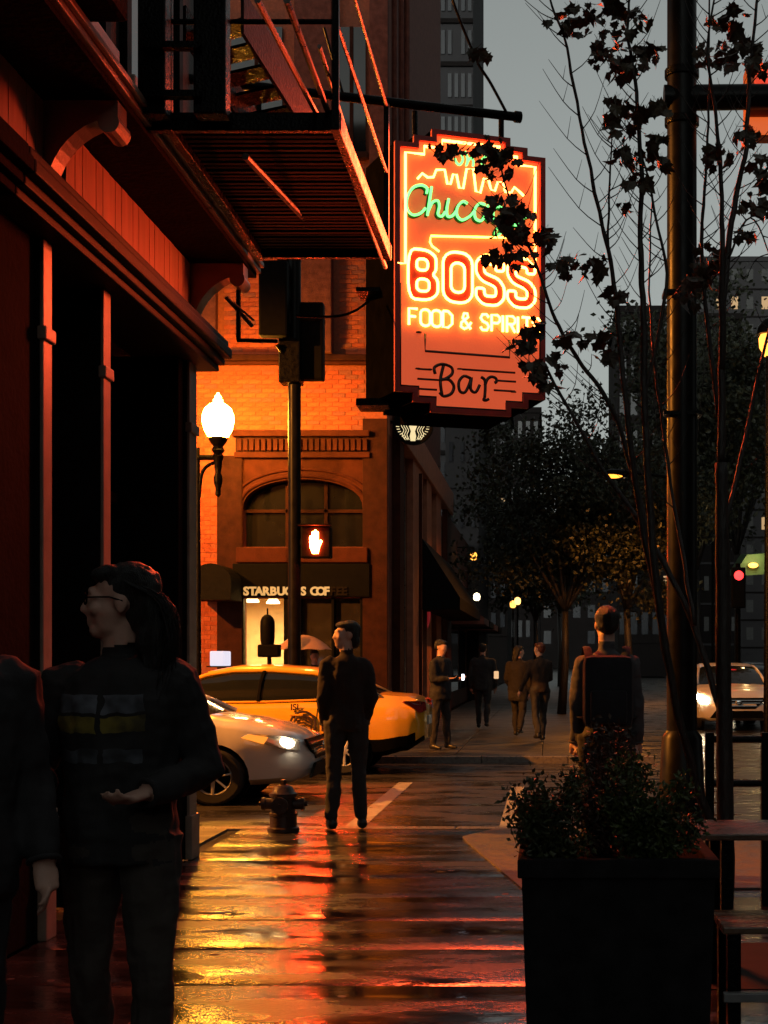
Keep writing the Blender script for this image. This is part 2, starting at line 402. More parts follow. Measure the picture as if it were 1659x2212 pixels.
# ------------------------------------------------------------------ fire escape
M['stringer'] = mat('rusty_steel', (.035, .03, .03), .5, var=.4, nscale=10, bump=.3, bscale=50)
fe = thing('fire_escape', 'black iron fire escape balcony with slatted floor, bolted above the red frieze', 'fire escape', (-1.6, 8.8, 4.3))
FZ, FX0, FX1, FY0, FY1 = 4.40, -2.08, -1.165, 7.62, 10.02
sm = MB().box((-.0, -.021, -.012), (FX1 - FX0 - .05, .021, .012), .004).mesh('slat'); sm.materials.append(mat('slat_iron', (.0022, .002, .002), .5, var=.4, nscale=20, spec=.02))
n = 34
copies('slat', sm, [((FX0 + .025 + 1.6, FY0 + .05 + (FY1 - FY0 - .1) * i / (n - 1) - 8.8, FZ + rs.uniform(-.004, .004) - 4.3), (rs.uniform(-.03, .03), 0, 0)) for i in range(n)], fe)
for x in (FX0, FX1):
    MB().box((x - .025, FY0 - .05, FZ - .06), (x + .025, FY1 + .05, FZ + .05), .006).build('side_beam', M['iron'], fe)
for y in (FY0, FY1):
    MB().box((-2.62 if y == FY0 else FX0, y - .025, FZ - .055), (FX1 + .03, y + .025, FZ + .045), .006).build('cross_beam', M['iron'], fe)
MB().box((-3.0 + .42, FY0 - .02, FZ - .02), (FX0, FY0 + .02, FZ + .02)).build('wall_tie', M['iron'], fe)
# lit rods and rails along the street
MB().tube([P(530, 338, 7.75), P(713, 531, 10.25)], .02, 8).build('under_rod', M['ironrail'], fe, True)
for a, bq, r in (((619, 0, 6.4), (832, 577, 10.25), .017), ((556, 0, 6.1), (800, 470, 9.9), .015), ((690, 100, 7.2), (812, 494, 10.05), .012)):
    MB().tube([P(*a), P(*bq)], r, 8).build('rail', M['ironrail'], fe, True)
for y in (7.62, 10.0):
    MB().box((FX1 - .02, y - .018, FZ), (FX1 + .016, y + .018, FZ + 1.05)).build('post', M['iron'], fe)
    MB().box((FX0 - .02, y - .018, FZ), (FX0 + .016, y + .018, FZ + 1.05)).build('post', M['iron'], fe)
for z in (.55, 1.03):
    MB().tube([(FX1, FY0, FZ + z), (FX1, FY1, FZ + z)], .012, 8).build('rail', M['iron'], fe, True)
    MB().tube([(FX0, FY0, FZ + z), (FX1, FY0, FZ + z)], .015, 8).build('rail', M['iron'], fe, True)
# hangers and the heavy near posts
for x, w in ((300, 60), (420, 70)):
    p = P(x, 300, 7.45); q = P(x + w, 300, 7.45)
    MB().box((p.x, 7.42, FZ - .03), (q.x, 7.54, 7.2), .01).build('hanger_post', M['iron'], fe)
for yy in (95, 200):
    p = P(310, yy, 7.4); q = P(435, yy + 14, 7.4)
    MB().box((p.x, 7.36, q.z), (q.x, 7.415, p.z)).build('cross_bar', M['iron'], fe)
MB().tube([P(130, 300, 7.3), P(160, 0, 7.3)], .018, 6).build('hanger_rod', M['iron'], fe, True)
MB().tube([P(134, 400, 7.3), P(138, 255, 7.3)], .02, 6).build('hanger_rod', M['iron'], fe, True)
# stair flight above the platform: two stringers and treads
A0, A1 = P(520, -20, 8.3), P(760, 372, 9.85)
for dx in (-.0, .0):
    pass
nrm = Vector((.62, -.30, 0)).normalized() * .44
MB().prism([A0, A1, A1 + Vector((0, 0, -.26)), A0 + Vector((0, 0, -.26))], (.022, -.012, 0)).build('stringer', M['stringer'], fe)
MB().prism([A0 - nrm, A1 - nrm, A1 - nrm + Vector((0, 0, -.22)), A0 - nrm + Vector((0, 0, -.22))], (.022, -.012, 0)).build('stringer', M['iron'], fe)
for i in range(9):
    c = A0.lerp(A1, (i + .5) / 9) + Vector((0, 0, -.1))
    MB().prism([c, c - nrm, c - nrm + Vector((.05, .17, 0)), c + Vector((.05, .17, 0))], (0, 0, .02)).build('tread', M['iron'], fe)
# end pieces that catch the yellow light
MB().tube([P(488, 642, 10.1), P(545, 705, 10.25)], .016, 8).build('rail', M['ironrail'], fe, True)
MB().tube([P(505, 655, 10.1), P(548, 692, 10.25)], .009, 8).build('rail', M['ironrail'], fe, True)
MB().tube([P(515, 590, 10.15), P(515, 735, 10.15)], .018, 8).build('post', M['iron'], fe, True)
MB().tube([P(512, 735, 10.15), P(600, 737, 10.15)], .014, 8).build('rail', M['iron'], fe, True)
lk = MB().tube([P(785, 470, 10.0), P(815, 520, 10.15)], .03, 6).build('hinge_plate', M['ironrail'], fe)

# ------------------------------------------------------------------ cafe building across the side street
FY = 24.0
def fx(x, Y=FY): return (x - VX) / F * Y
def fz(y, Y=FY): return CH - (y - VY) / F * Y
cb = thing('cafe_building', 'brick cafe building with arched window and lit shop below, across the side street', 'building', (-5, 24, 0))
TOP = 21.0; XL, XR = -13.5, fx(835)
ax0, ax1, atop, aspr, abot = fx(525), fx(783), fz(1035), fz(1100), fz(1181)
# solid wall built round the openings
w = MB()
w.box((XL, FY + .045, fz(930)), (XR, 25.2, TOP)); w.box((XL, 24.301, 2.7), (XR - .3, 25.2, 3.0))
w.box((XL, FY + .045, 0), (fx(525) - .002, 24.30, fz(930)))
w.box((ax1, FY + .045, 0), (XR, 24.30, fz(930)))
w.box((ax0, FY + .045, fz(1292)), (ax1, 24.30, abot))
w.build('wall', M['mortar'], cb)
sp = MB(); poly = [(ax0, fz(930)), (ax1, fz(930)), (ax1, aspr)]
cxm, hw = (ax0 + ax1) / 2, (ax1 - ax0) / 2
for i in range(1, 20):
    a = math.pi * i / 20; poly.append((cxm + hw * math.cos(a), aspr + (atop - aspr) * math.sin(a) ** .8))
poly.append((ax0, aspr))
sp.prism([(x, FY + .01, z) for x, z in poly], (0, .35, 0)); sp.build('arch_spandrel', M['brown'], cb)
# arch mouldings
for k, (off, r) in enumerate(((.06, .035), (.17, .025))):
    pts = [(ax1 + off, FY, abot)] + [(cxm + (hw + off) * math.cos(math.pi*i/20), FY, aspr + (atop + off - aspr) * (math.sin(math.pi*i/20) ** .8)) for i in range(21)] + [(ax0 - off, FY, abot)]
    MB().tube(pts, r, 8).build('arch_moulding', M['brown'], cb, True)
gl = MB().box((ax0, FY + .25, abot), (ax1, FY + .27, atop)).build('arched_window', M['glass'], cb)
for x in (fx(616), fx(700)):
    MB().box((x - .03, FY + .19, abot), (x + .03, FY + .245, atop)).build('mullion', M['brown_d'], gl)
MB().box((ax0, FY + .19, fz(1105)), (ax1, FY + .24, fz(1098))).build('transom', M['brown_d'], gl)
MB().box((ax0 - .1, FY - .12, fz(1216)), (ax1 + .1, FY + .3, fz(1183)), .02).build('window_sill', M['brown'], gl)
# brown stone panel round the arch, pilaster left, corner pier
MB().box((fx(470), FY - .05, 0), (fx(524), FY + .05, fz(985)), .01).build('pilaster', M['brown_d'], cb)
MB().box((fx(516), FY - .02, fz(1240)), (fx(525), FY + .02, fz(980))).build('panel_edge', M['brown'], cb)
MB().box((fx(784), FY - .05, 0), (XR + .02, FY + .05, fz(905)), .01).build('corner_pier', M['brown_d'], cb)
# entablature with dentils
MB().box((fx(505), FY - .16, fz(945)), (fx(800), FY + .04, fz(932)), .015).build('cornice', M['brown'], cb)
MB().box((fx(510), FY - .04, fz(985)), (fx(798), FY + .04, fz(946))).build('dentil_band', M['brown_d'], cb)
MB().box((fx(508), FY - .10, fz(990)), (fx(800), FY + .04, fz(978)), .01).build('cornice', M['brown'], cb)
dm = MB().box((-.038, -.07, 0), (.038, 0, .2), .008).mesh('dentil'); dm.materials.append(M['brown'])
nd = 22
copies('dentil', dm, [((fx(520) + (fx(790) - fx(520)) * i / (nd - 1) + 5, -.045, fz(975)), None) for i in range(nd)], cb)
# string course and dark pier above
MB().box((XL, FY - .13, fz(781)), (XR + .1, FY + .04, fz(768)), .02).build('string_course', M['brown_d'], cb)
MB().box((XL, FY - .05, fz(788)), (XR + .1, FY + .04, fz(782))).build('string_course', M['brown'], cb)
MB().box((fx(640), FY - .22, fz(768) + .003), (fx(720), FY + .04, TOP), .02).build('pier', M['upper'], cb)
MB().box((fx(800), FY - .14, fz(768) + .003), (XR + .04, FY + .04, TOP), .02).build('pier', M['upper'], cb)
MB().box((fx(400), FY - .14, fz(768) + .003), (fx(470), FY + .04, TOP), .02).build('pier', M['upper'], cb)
for x in (846, 858, 868):
    MB().tube([(fx(x), FY + .3 + (x-840)*.02, fz(420)), (fx(x), FY + .3 + (x-840)*.02, TOP)], .05, 8).build('drain_pipe', M['upper'], cb, True)
# high windows, dim
for x0, x1 in ((500, 610), (730, 790)):
    wv = MB().box((fx(x0), FY - .03, fz(330)), (fx(x1), FY + .03, fz(60))).build('window', M['glass'], cb)
    MB().box((fx(x0) - .05, FY - .1, fz(345)), (fx(x1) + .05, FY + .02, fz(331)), .01).build('sill', M['brown_d'], wv)
    MB().box((fx((x0+x1)/2) - .03, FY - .06, fz(330)), (fx((x0+x1)/2) + .03, FY - .028, fz(60))).build('mullion', M['brown_d'], wv)
# bricks: the courses in the lamplight one by one, the rest joined
BW, BH, J = .222, .079, .011
def brick_mesh(m):
    q = MB().box((0, -.045, 0), (BW - J, -.004, BH - J), .006).mesh('brick'); q.materials.append(m); return q
bms = [brick_mesh(M[k]) for k in ('brick', 'brick', 'brick_b', 'brick_b', 'brick_c')]
wallpart = [c for c in cb.children if c.name.startswith('wall')][0]
restv = {k: MB() for k in ('brick', 'brick_b')}
count = 0
zz = fz(1430); rowi = 0
cells = []
while zz < TOP - .2:
    x = XL + (rowi % 2) * BW / 2
    lo, hi = (fx(310), fx(800)) if zz > fz(930) else (fx(310), fx(470))
    while x < hi - BW:
        if x > lo - BW:
            if not (fz(790) < zz + BH and zz < fz(767)) and not (zz > fz(770) and (fx(640) - BW < x < fx(720) or x < fx(470))):
                if not (zz > fz(350) and (fx(500) - BW < x < fx(610) or fx(730) - BW < x < fx(790))):
                    cells.append((x, zz))
        x += BW
    zz += BH; rowi += 1
lit = [c for c in cells if fz(930) < c[1] < fz(785)] + [c for c in cells if fz(770) < c[1]] + [c for c in cells if c[1] < fz(930)]
lit.sort(key=lambda c: c[0] < fx(425) - BW)
for i, (x, z) in enumerate(lit):
    dy = rs.uniform(-.006, .004)
    if i < 300:
        o = bpy.data.objects.new('brick', rs.choice(bms)); COL.objects.link(o); o.parent = wallpart
        o.location = (x + 5, FY + .082 + dy * .6 - 24, z)
    else:
        restv['brick' if rs.random() < .5 else 'brick_b'].box((x, FY + .037 + dy * .6, z), (x + BW - J, FY + .06, z + BH - J))
for k, q in restv.items():
    o = q.build('brickwork', M[k], wallpart); o['kind'] = 'stuff'
# shop front
MB().box((fx(505), FY - .10, fz(1290)), (fx(800), FY + .05, fz(1218)), .01).build('fascia', M['black'], cb)
room = MB(); rx0, rx1, ry0, ry1 = fx(525), fx(636), FY + .1, 28.0
room.box((rx0 - 2.2, ry1, 0), (rx1, ry1 + .05, 2.66)); room.box((rx0 - 2.2, ry0 + .2, 2.66), (rx1, ry1, 2.69))
room.box((rx0 - 2.25, ry0 + .22, 0), (rx0 - 2.2, ry1, 2.66)); room.box((rx1 + .01, ry0 + .22, 0), (rx1 + .06, ry1, 2.66))
room.build('room_shell', M['room'], cb)
MB().box((rx0 - 2.2, ry0 + .2, 0), (rx1, ry1, .02)).build('room_floor', M['wood'], cb)
MB().box((rx0 - 1.6, 26.6, 0), (rx1 - .2, 27.3, 1.05), .02).build('counter', M['wood'], cb)
MB().box((fx(638), 25.3, 0), (ax1, 25.36, 2.6)).build('partition', M['wood'], cb)
for x0, x1, g in ((525, 612, 'cafe_glass'), (650, 790, 'dark_glass')):
    pass
cg = mat('clear_glass', (.9, .9, .9), .02, var=.02, alpha=.12, spec=.5)
MB().box((fx(525), FY + .12, .45), (fx(613), FY + .13, fz(1291))).build('shop_window', cg, cb)
MB().box((fx(648), FY + .12, .45), (ax1, FY + .13, fz(1291))).build('shop_window', mat('tinted_glass', (.03, .025, .02), .08, alpha=.8), cb)
MB().box((fx(525), FY - .02, 0), (ax1, FY + .14, .445), .01).build('stall_riser', M['brown_d'], cb)
for x0, x1 in ((521, 526), (613, 649), (716, 722), (778, 786)):
    MB().box((fx(x0), FY - .01, 0), (fx(x1), FY + .16, fz(1291)), .008).build('mullion', M['black'], cb)
cl = bpy.data.lights.new('cafe_light', 'AREA'); cl.energy = 300; cl.color = (1, .62, .22); cl.size = .9
co = bpy.data.objects.new('cafe_light', cl); COL.objects.link(co); co.location = (fx(520), 26.0, 2.55); co.parent = cb
co.location = Vector(co.location) - Vector((-5, 24, 0))
for x, y, Y in ((545, 1300, 25.4), (590, 1303, 26.2)):
    p = P(x, y, Y)
    q = MB().lathe([(.02, .2), (.05, .14), (.13, .0), (.12, -.01), (.03, .12)], p).build('pendant_lamp', glow('pendant_glow', (1, .75, .35), 6), cb, True)
# lettering on the fascia, letter by letter
word = "STARBUCKS COFFEE"
xs = {0: 529, 1: 541, 2: 554, 3: 570, 4: 586, 5: 601, 6: 617, 7: 634, 8: 652, 10: 672, 11: 685, 12: 702, 13: 715, 14: 728, 15: 740}
lit_m, unlit_m = glow('letter_glow', (1, .52, .16), .75), mat('unlit_letter', (.008, .006, .005), .8, spec=.1)
for i, ch in enumerate(word):
    if ch == ' ': continue
    me = text_mesh(ch, .20, .012, .008); me.materials.append(lit_m if i < 13 else unlit_m)
    o = mkobj('letter', me, cb); o.rotation_euler = (R(90), 0, 0); o.location = Vector((fx(xs[i]), FY - .115, fz(1286))) - Vector((-5, 24, 0))
# barrel awning at the left
aw = MB(); 
for i in range(10):
    pass
arc = [(fx(482) + .55 * .62 * math.cos(a), fz(1262) + .30 * math.sin(a)) for a in [math.pi * i / 12 for i in range(13)]]
arc += [(fx(482) - .34, fz(1300)), (fx(482) + .34, fz(1300))]
aw.prism([(x, FY - .9, z) for x, z in arc], (0, .84, 0)); aw.build('barrel_awning', M['awning'], cb)
# wall along the main street
SXW = XR
MB().box((SXW - .3, 24.301, 0), (SXW - .002, 36, TOP)).build('side_wall', M['upper'], cb)
for y0, y1, m in ((24.9, 25.6, 'brown'), (27.3, 29.4, 'cafe_side'), (30.4, 31.6, 'cafe_side'), (33.0, 34.4, 'cafe_side'), (36.5, 38, 'brown')):
    MB().box((SXW, y0, 0), (SXW + .14, y1, 5.9), .01).build('side_pilaster', M[m], cb)
MB().box((SXW - .02, 25.0, 5.4), (SXW + .2, 38, 6.0), .02).build('side_cornice', M['cafe_side'], cb)
for y0, y1 in ((25.7, 27.2), (29.5, 30.3), (31.7, 32.9), (34.5, 36.4)):
    g = MB().box((SXW, y0, .4), (SXW + .03, y1, 5.0)).build('side_window', M['glass'], cb)
    MB().tube([(SXW + .05, y0 + .05, .4), (SXW + .05, y0 + .05, 5.0)], .035, 8).build('mullion', M['ironrail'], g, True)
    MB().tube([(SXW + .05, (y0 + y1)/2, .4), (SXW + .05, (y0 + y1)/2, 5.0)], .025, 8).build('mullion', M['ironrail'], g, True)
MB().tube([(SXW + .22, 28.0, 0), (SXW + .22, 28.0, 5.2)], .035, 8).build('downpipe', M['brown'], cb, True)
ap = MB().prism([(SXW + .15, 29.0, 4.0), (SXW + .95, 29.0, 2.75), (SXW + .95, 29.0, 2.5), (SXW + .15, 29.0, 2.5)], (0, 8.5, 0)).build('slope_awning', M['awning'], cb)
# ------------------------------------------------------------------ the neon sign
SA = R(18); S0 = Vector((-1.185, 10.63, 0)); SU = Vector((math.cos(SA), math.sin(SA), 0)); SN = Vector((math.sin(SA), -math.cos(SA), 0))
SWID = 1.206
sg = thing('neon_sign', 'large stepped red neon sign board reading BOSS, hung from a pole over the sidewalk', 'sign', tuple(S0 + SU * .6 + Vector((0, 0, 3.35))))
def S(x, y, d=0.0, rect=False):
    """sign-face units (900 wide, 1500 between the shoulders) to the world; x 240..1140"""
    if not rect: y = y - .083 * (x - 240)
    return S0 + SU * ((x - 240) / 900 * SWID) + SN * d + Vector((0, 0, 5.41 - (y - 300) * .001273))
M['sign_face'] = mat('sign_face', (.66, .17, .075), .5, var=.1, nscale=4, bump=.08, bscale=60, rvar=.1, emit=(1, .13, .045), estr=.55, spec=.2)  # emission added so the painted face looks lit by its tubes
M['sign_box'] = mat('sign_box', (.003, .0027, .0027), .9, var=.3, nscale=8, spec=.0)
M['sign_rim'] = mat('sign_rim', (.45, .03, .02), .4, var=.2, nscale=10)
M['letter_red'] = mat('letter_red', (.42, .035, .02), .45, var=.15, nscale=10)
M['tube_off'] = mat('dark_tube', (.05, .022, .02), .25, var=.2)
M['green_back'] = mat('green_backing', (.015, .10, .03), .4, var=.2)
M['n_red'] = glow('neon_red', (1, .30, .055), 14)
M['n_white'] = glow('neon_cream', (1, .40, .065), 14)
M['n_yellow'] = glow('neon_yellow', (1, .5, .06), 10)
M['n_green'] = glow('neon_green', (.16, 1, .2), 2.6)
M['n_orange'] = glow('neon_orange', (1, .36, .07), 11)
outline = [(240, 300), (350, 300), (350, 252), (455, 252), (455, 203), (925, 203), (925, 252), (1030, 252), (1030, 300), (1140, 300),
           (1140, 1800), (1035, 1800), (1035, 1858), (930, 1858), (930, 1915), (450, 1915), (450, 1858), (345, 1858), (345, 1800), (240, 1800)]
def ring(off):
    cx, cy = 690, 1050
    return [(x + (off if x < cx else -off), y + (off if y < cy else -off)) for x, y in outline]
# box: face outline pushed back, widening towards the back on the wall side
BD = .62
front = [S(x, y, 0, True) for x, y in outline]
back = []
for (x, y), p in zip(outline, front):
    sh = (690 - x) / 450 * .10
    back.append(p - SN * BD - SU * (.10 if x < 690 else 0))
bx = MB(); k = len(front); bx.v = front + back
bx.f = [list(range(k))[::-1], list(range(k, 2*k))] + [[i, (i+1) % k, k + (i+1) % k, k + i] for i in range(k)]
bx.build('box', M['sign_box'], sg)
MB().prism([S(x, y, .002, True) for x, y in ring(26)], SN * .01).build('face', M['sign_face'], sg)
# raised rim
rm = MB(); o1 = [S(x, y, .001, True) for x, y in outline]; o2 = [S(x, y, .001, True) for x, y in ring(30)]
rm.v = o1 + o2 + [p + SN * .045 for p in o1] + [p + SN * .045 for p in o2]
for i in range(k):
    j = (i+1) % k
    rm.f += [[2*k+i, 2*k+j, 3*k+j, 3*k+i], [i, j, 2*k+j, 2*k+i], [k+i, k+j, 3*k+j, 3*k+i], [i, j, k+j, k+i]]
rm.build('rim', M['sign_rim'], sg)
TD = .038
def neon(name, pts, m, rect=False, smooth=False, closed=False, r=.0095, d=TD, par=None):
    w = [S(x, y, d, rect) for x, y in pts]
    if smooth: w = catmull(w, 4, closed)
    o = MB().tube(w, r, 6, closed).build(name, m, par or sg, 'all'); return o
r62 = ring(62)
top = r62[0:10]
bt = neon('border_tube', [(256, 1032), (302, 1030), (302, r62[0][1])] + r62[1:9] + [(1078, r62[9][1]), (1078, 975)], M['n_red'], True, r=.0105)
neon('lower_tube', [(272, 1150), (272, 1765)], M['tube_off'], True, r=.008)
neon('lower_tube', [(1108, 1100), (1108, 1765)], M['tube_off'], True, r=.008)
neon('lower_tube', [(272, 1765), (380, 1765), (380, 1822), (482, 1822), (482, 1880), (900, 1880), (900, 1822), (1000, 1822), (1000, 1765), (1108, 1765)], M['tube_off'], True, r=.008)
# "the"
neon('word_tube', [(592, 395), (605, 425), (625, 430), (640, 400), (632, 372)], M['n_green'], smooth=True)
neon('word_tube', [(652, 350), (668, 395), (660, 438), (672, 405), (690, 388), (702, 408), (700, 440)], M['n_green'], smooth=True)
neon('word_tube', [(795, 365), (768, 382), (752, 405), (760, 430), (785, 440)], M['n_green'], smooth=True)
# skyline
neon('skyline_tube', [(372, 525), (400, 492), (432, 515), (466, 512), (482, 468), (532, 466), (548, 552), (566, 552), (582, 492), (602, 492), (618, 574), (642, 576), (662, 456), (702, 454), (718, 592), (744, 600), (766, 512), (792, 512), (808, 580), (832, 586), (850, 530), (880, 530), (895, 590), (930, 596), (950, 560), (985, 590), (1010, 615)], M['n_orange'], smooth=False)
# Chicago
chi = [[(425, 612), (428, 580), (395, 562), (345, 580), (312, 640), (312, 705), (342, 742), (385, 735), (420, 700)],
       [(455, 570), (442, 660), (430, 745)], [(435, 720), (460, 665), (492, 655), (500, 690), (492, 735), (515, 748), (535, 720)],
       [(556, 640), (545, 700), (548, 745), (575, 745), (600, 715)],
       [(668, 668), (640, 655), (608, 690), (605, 740), (635, 768), (680, 745), (705, 715)],
       [(775, 672), (740, 665), (712, 700), (715, 755), (750, 770), (778, 725), (790, 672), (785, 745), (805, 770)],
       [(875, 690), (845, 680), (822, 715), (830, 765), (862, 770), (882, 730), (888, 690), (880, 790), (862, 850), (835, 850), (850, 810), (905, 770)],
       [(965, 705), (935, 715), (925, 760), (945, 790), (985, 785), (1005, 745), (990, 708), (965, 705), (1000, 740), (1045, 735)]]
for s_ in chi:
    neon('chicago_tube', s_, M['n_green'], smooth=True, r=.0105)
    neon('script_backing', [(x - 8, y + 7) for x, y in s_], M['green_back'], smooth=True, r=.014, d=.014)
# bracket lines
neon('bracket_tube', [(500, 962), (458, 930), (445, 905), (450, 868), (690, 870), (990, 872), (1000, 895)], M['n_yellow'], r=.008)
neon('dark_bracket', [(420, 1440), (420, 1545), (925, 1548), (925, 1440)], M['tube_off'], True, r=.010, d=.02)
neon('dark_stud', [(383, 1430), (383, 1440)], M['tube_off'], True, r=.022, d=.02)
# BOSS
def rr(x0, y0, x1, y1, r):
    out = []
    for cx, cy, a0 in ((x1 - r, y0 + r, -90), (x1 - r, y1 - r, 0), (x0 + r, y1 - r, 90), (x0 + r, y0 + r, 180)):
        for i in range(5):
            a = R(a0 + 22.5 * i); out.append((cx + r * math.cos(a), cy + r * math.sin(a)))
    return out
def chaikin(p):
    for _ in range(2):
        q = []
        for i in range(len(p)):
            a, b2 = p[i], p[(i+1) % len(p)]
            q += [(a[0]*.8 + b2[0]*.2, a[1]*.8 + b2[1]*.2), (a[0]*.2 + b2[0]*.8, a[1]*.2 + b2[1]*.8)]
        p = q
    return p
Sg = [(172, 92), (172, 45), (130, 0), (45, 0), (0, 45), (0, 112), (35, 160), (112, 188), (122, 205), (122, 238), (110, 250), (64, 250), (52, 238), (52, 205), (0, 205), (0, 260), (45, 305), (130, 305), (175, 260), (175, 190), (140, 140), (62, 114), (52, 100), (52, 68), (64, 55), (110, 55), (121, 66), (121, 92)]
letters = [('B', [chaikin([(318, 938), (430, 938), (482, 975), (482, 1055), (462, 1085), (492, 1115), (492, 1200), (440, 1240), (318, 1240)]), rr(368, 995, 432, 1062, 24), rr(368, 1116, 440, 1188, 26)]),
           ('O', [rr(522, 935, 697, 1240, 70), rr(570, 1000, 650, 1178, 36)]),
           ('S', [chaikin([(718 + x * .98, 935 + y) for x, y in Sg])]),
           ('S', [chaikin([(908 + x * .98, 935 + y) for x, y in Sg])])]
def filled(loops, d, depth, m, name):
    cu = bpy.data.curves.new(name, 'CURVE'); cu.dimensions = '2D'; cu.fill_mode = 'BOTH'; cu.extrude = depth
    for lp in loops:
        sp_ = cu.splines.new('POLY'); sp_.points.add(len(lp) - 1); sp_.use_cyclic_u = True
        for pnt, (x, y) in zip(sp_.points, lp): pnt.co = (x, -y, 0, 1)
    o = bpy.data.objects.new(name, cu); COL.objects.link(o); me = evaluated(o); bpy.data.objects.remove(o)
    for v in me.vertices:
        zz_ = v.co.z
        v.co = S(v.co.x, -v.co.y, d + zz_, True) - WLOC[sg.name]
    me.materials.append(m); return mkobj(name, me, sg)
for ch, loops in letters:
    lo = filled(loops, .018, .006, M['letter_red'], 'letter_panel')
    for lp in loops:
        neon('letter_tube', lp, M['n_white'], True, closed=True, r=.0105, par=lo)
# FOOD & SPIRITS in single stroke tubing
st = {'F': [[(50, 0), (0, 0), (0, 100)], [(0, 48), (40, 48)]], 'O': [rr(0, 0, 56, 100, 26) + [rr(0, 0, 56, 100, 26)[0]]],
      'D': [[(0, 0), (30, 0), (54, 25), (54, 75), (30, 100), (0, 100), (0, 0)]],
      '&': [[(62, 100), (14, 32), (22, 4), (40, 4), (46, 26), (6, 62), (4, 88), (24, 100), (46, 88), (64, 58)]],
      'S': [[(50, 18), (36, 0), (12, 2), (2, 24), (14, 44), (40, 56), (50, 76), (38, 98), (12, 98), (0, 80)]],
      'P': [[(0, 100), (0, 0), (36, 0), (50, 14), (50, 36), (36, 50), (0, 50)]], 'I': [[(0, 0), (0, 100)]],
      'R': [[(0, 100), (0, 0), (36, 0), (50, 14), (50, 36), (36, 50), (0, 50)], [(22, 50), (50, 100)]],
      'T': [[(-6, 0), (54, 0)], [(24, 0), (24, 100)]]}
for ch, x0 in zip("FOOD&SPIRITS", (322, 390, 456, 522, 625, 745, 812, 880, 905, 972, 1003, 1060)):
    for s_ in st[ch]:
        neon('letter_tube', [(x0 + x, 1298 + y * .98) for x, y in s_], M['n_white'], True, r=.0098)
# Bar: dark script with side lines
bar = [[(480, 1700), (475, 1660), (520, 1640), (575, 1660), (580, 1700), (540, 1730), (510, 1735), (560, 1735), (590, 1775), (575, 1820), (530, 1835), (505, 1810)], [(528, 1650), (510, 1740), (520, 1830)],
       [(690, 1730), (650, 1715), (620, 1750), (625, 1805), (655, 1815), (680, 1770), (695, 1725), (690, 1795), (720, 1815), (745, 1770)],
       [(752, 1722), (775, 1742), (778, 1790), (774, 1850)], [(776, 1775), (790, 1738), (815, 1722), (842, 1732), (846, 1752), (834, 1760)], [(774, 1850), (768, 1862), (782, 1866), (800, 1858)]]
for s_ in bar: neon('bar_script', s_, M['tube_off'], smooth=True, r=.013, d=.016)
for x0, x1, y_ in ((375, 455, 1655), (375, 500, 1715), (370, 490, 1775), (640, 960, 1640), (840, 965, 1695), (830, 960, 1755)):
    neon('dark_line', [(x0, y_), (x1, y_)], M['tube_off'], True, r=.009, d=.014)
for x, y_ in ((445, 1655), (625, 1640), (378, 1775), (378, 1655), (950, 1760), (800, 1890)):
    neon('dark_stud', [(x, y_ - 4), (x, y_ + 4)], M['tube_off'], True, r=.022, d=.018)
# added area light standing for what the tubes throw on street and wall
al = bpy.data.lights.new('neon_light', 'AREA'); al.shape = 'RECTANGLE'; al.size = 1.0; al.size_y = 1.7; al.energy = 330; al.color = (1, .065, .02)
ao = bpy.data.objects.new('neon_light', al); COL.objects.link(ao); ao.parent = sg
c_ = S(690, 900, .075, True) - WLOC[sg.name]; ao.location = c_
ao.rotation_euler = (R(-90), 0, SA)
# pole, brackets, chain
pole0, pole1 = Vector((-2.66, 10.05, 5.66)), P(1112, 252, 11.05)
so_ = MB().tube([pole0, pole1], .035, 10).build('hanging_pole', M['iron'], sg, True)
MB().tube([pole1 + (pole1 - pole0).normalized() * .0, pole1 + (pole1 - pole0).normalized() * .05], .045, 10).build('pole_cap', M['iron'], so_, True)
for x in (380, 900):
    t = S(x, 210, -.1, True); q = pole0.lerp(pole1, .42 if x == 380 else .93)
    MB().tube([Vector((t.x, t.y, t.z)), Vector((t.x, t.y, q.z))], .022, 8).build('hanger', M['iron'], so_, True)
MB().tube(catmull([P(1095, 245, 11.0), P(1060, 180, 10.9), P(1030, 130, 10.8), P(985, 20, 10.6), P(960, -60, 10.5)], 6), .012, 6).build('chain', M['iron'], so_, True)
MB().tube([P(740, 200, 10.2), P(700, 60, 10.1)], .01, 6).build('stay_cable', M['iron'], so_, True)
for yy in (620, 860):
    MB().box(P(838, yy, 10.9), P(780, yy + 30, 11.2)).build('wall_arm', M['iron'], sg)
MB().tube(catmull([P(640, 682, 10.6), P(720, 684, 10.6), P(765, 672, 10.7), P(797, 650, 10.8)], 6), .011, 6).build('feed_cable', M['black'], sg, True)

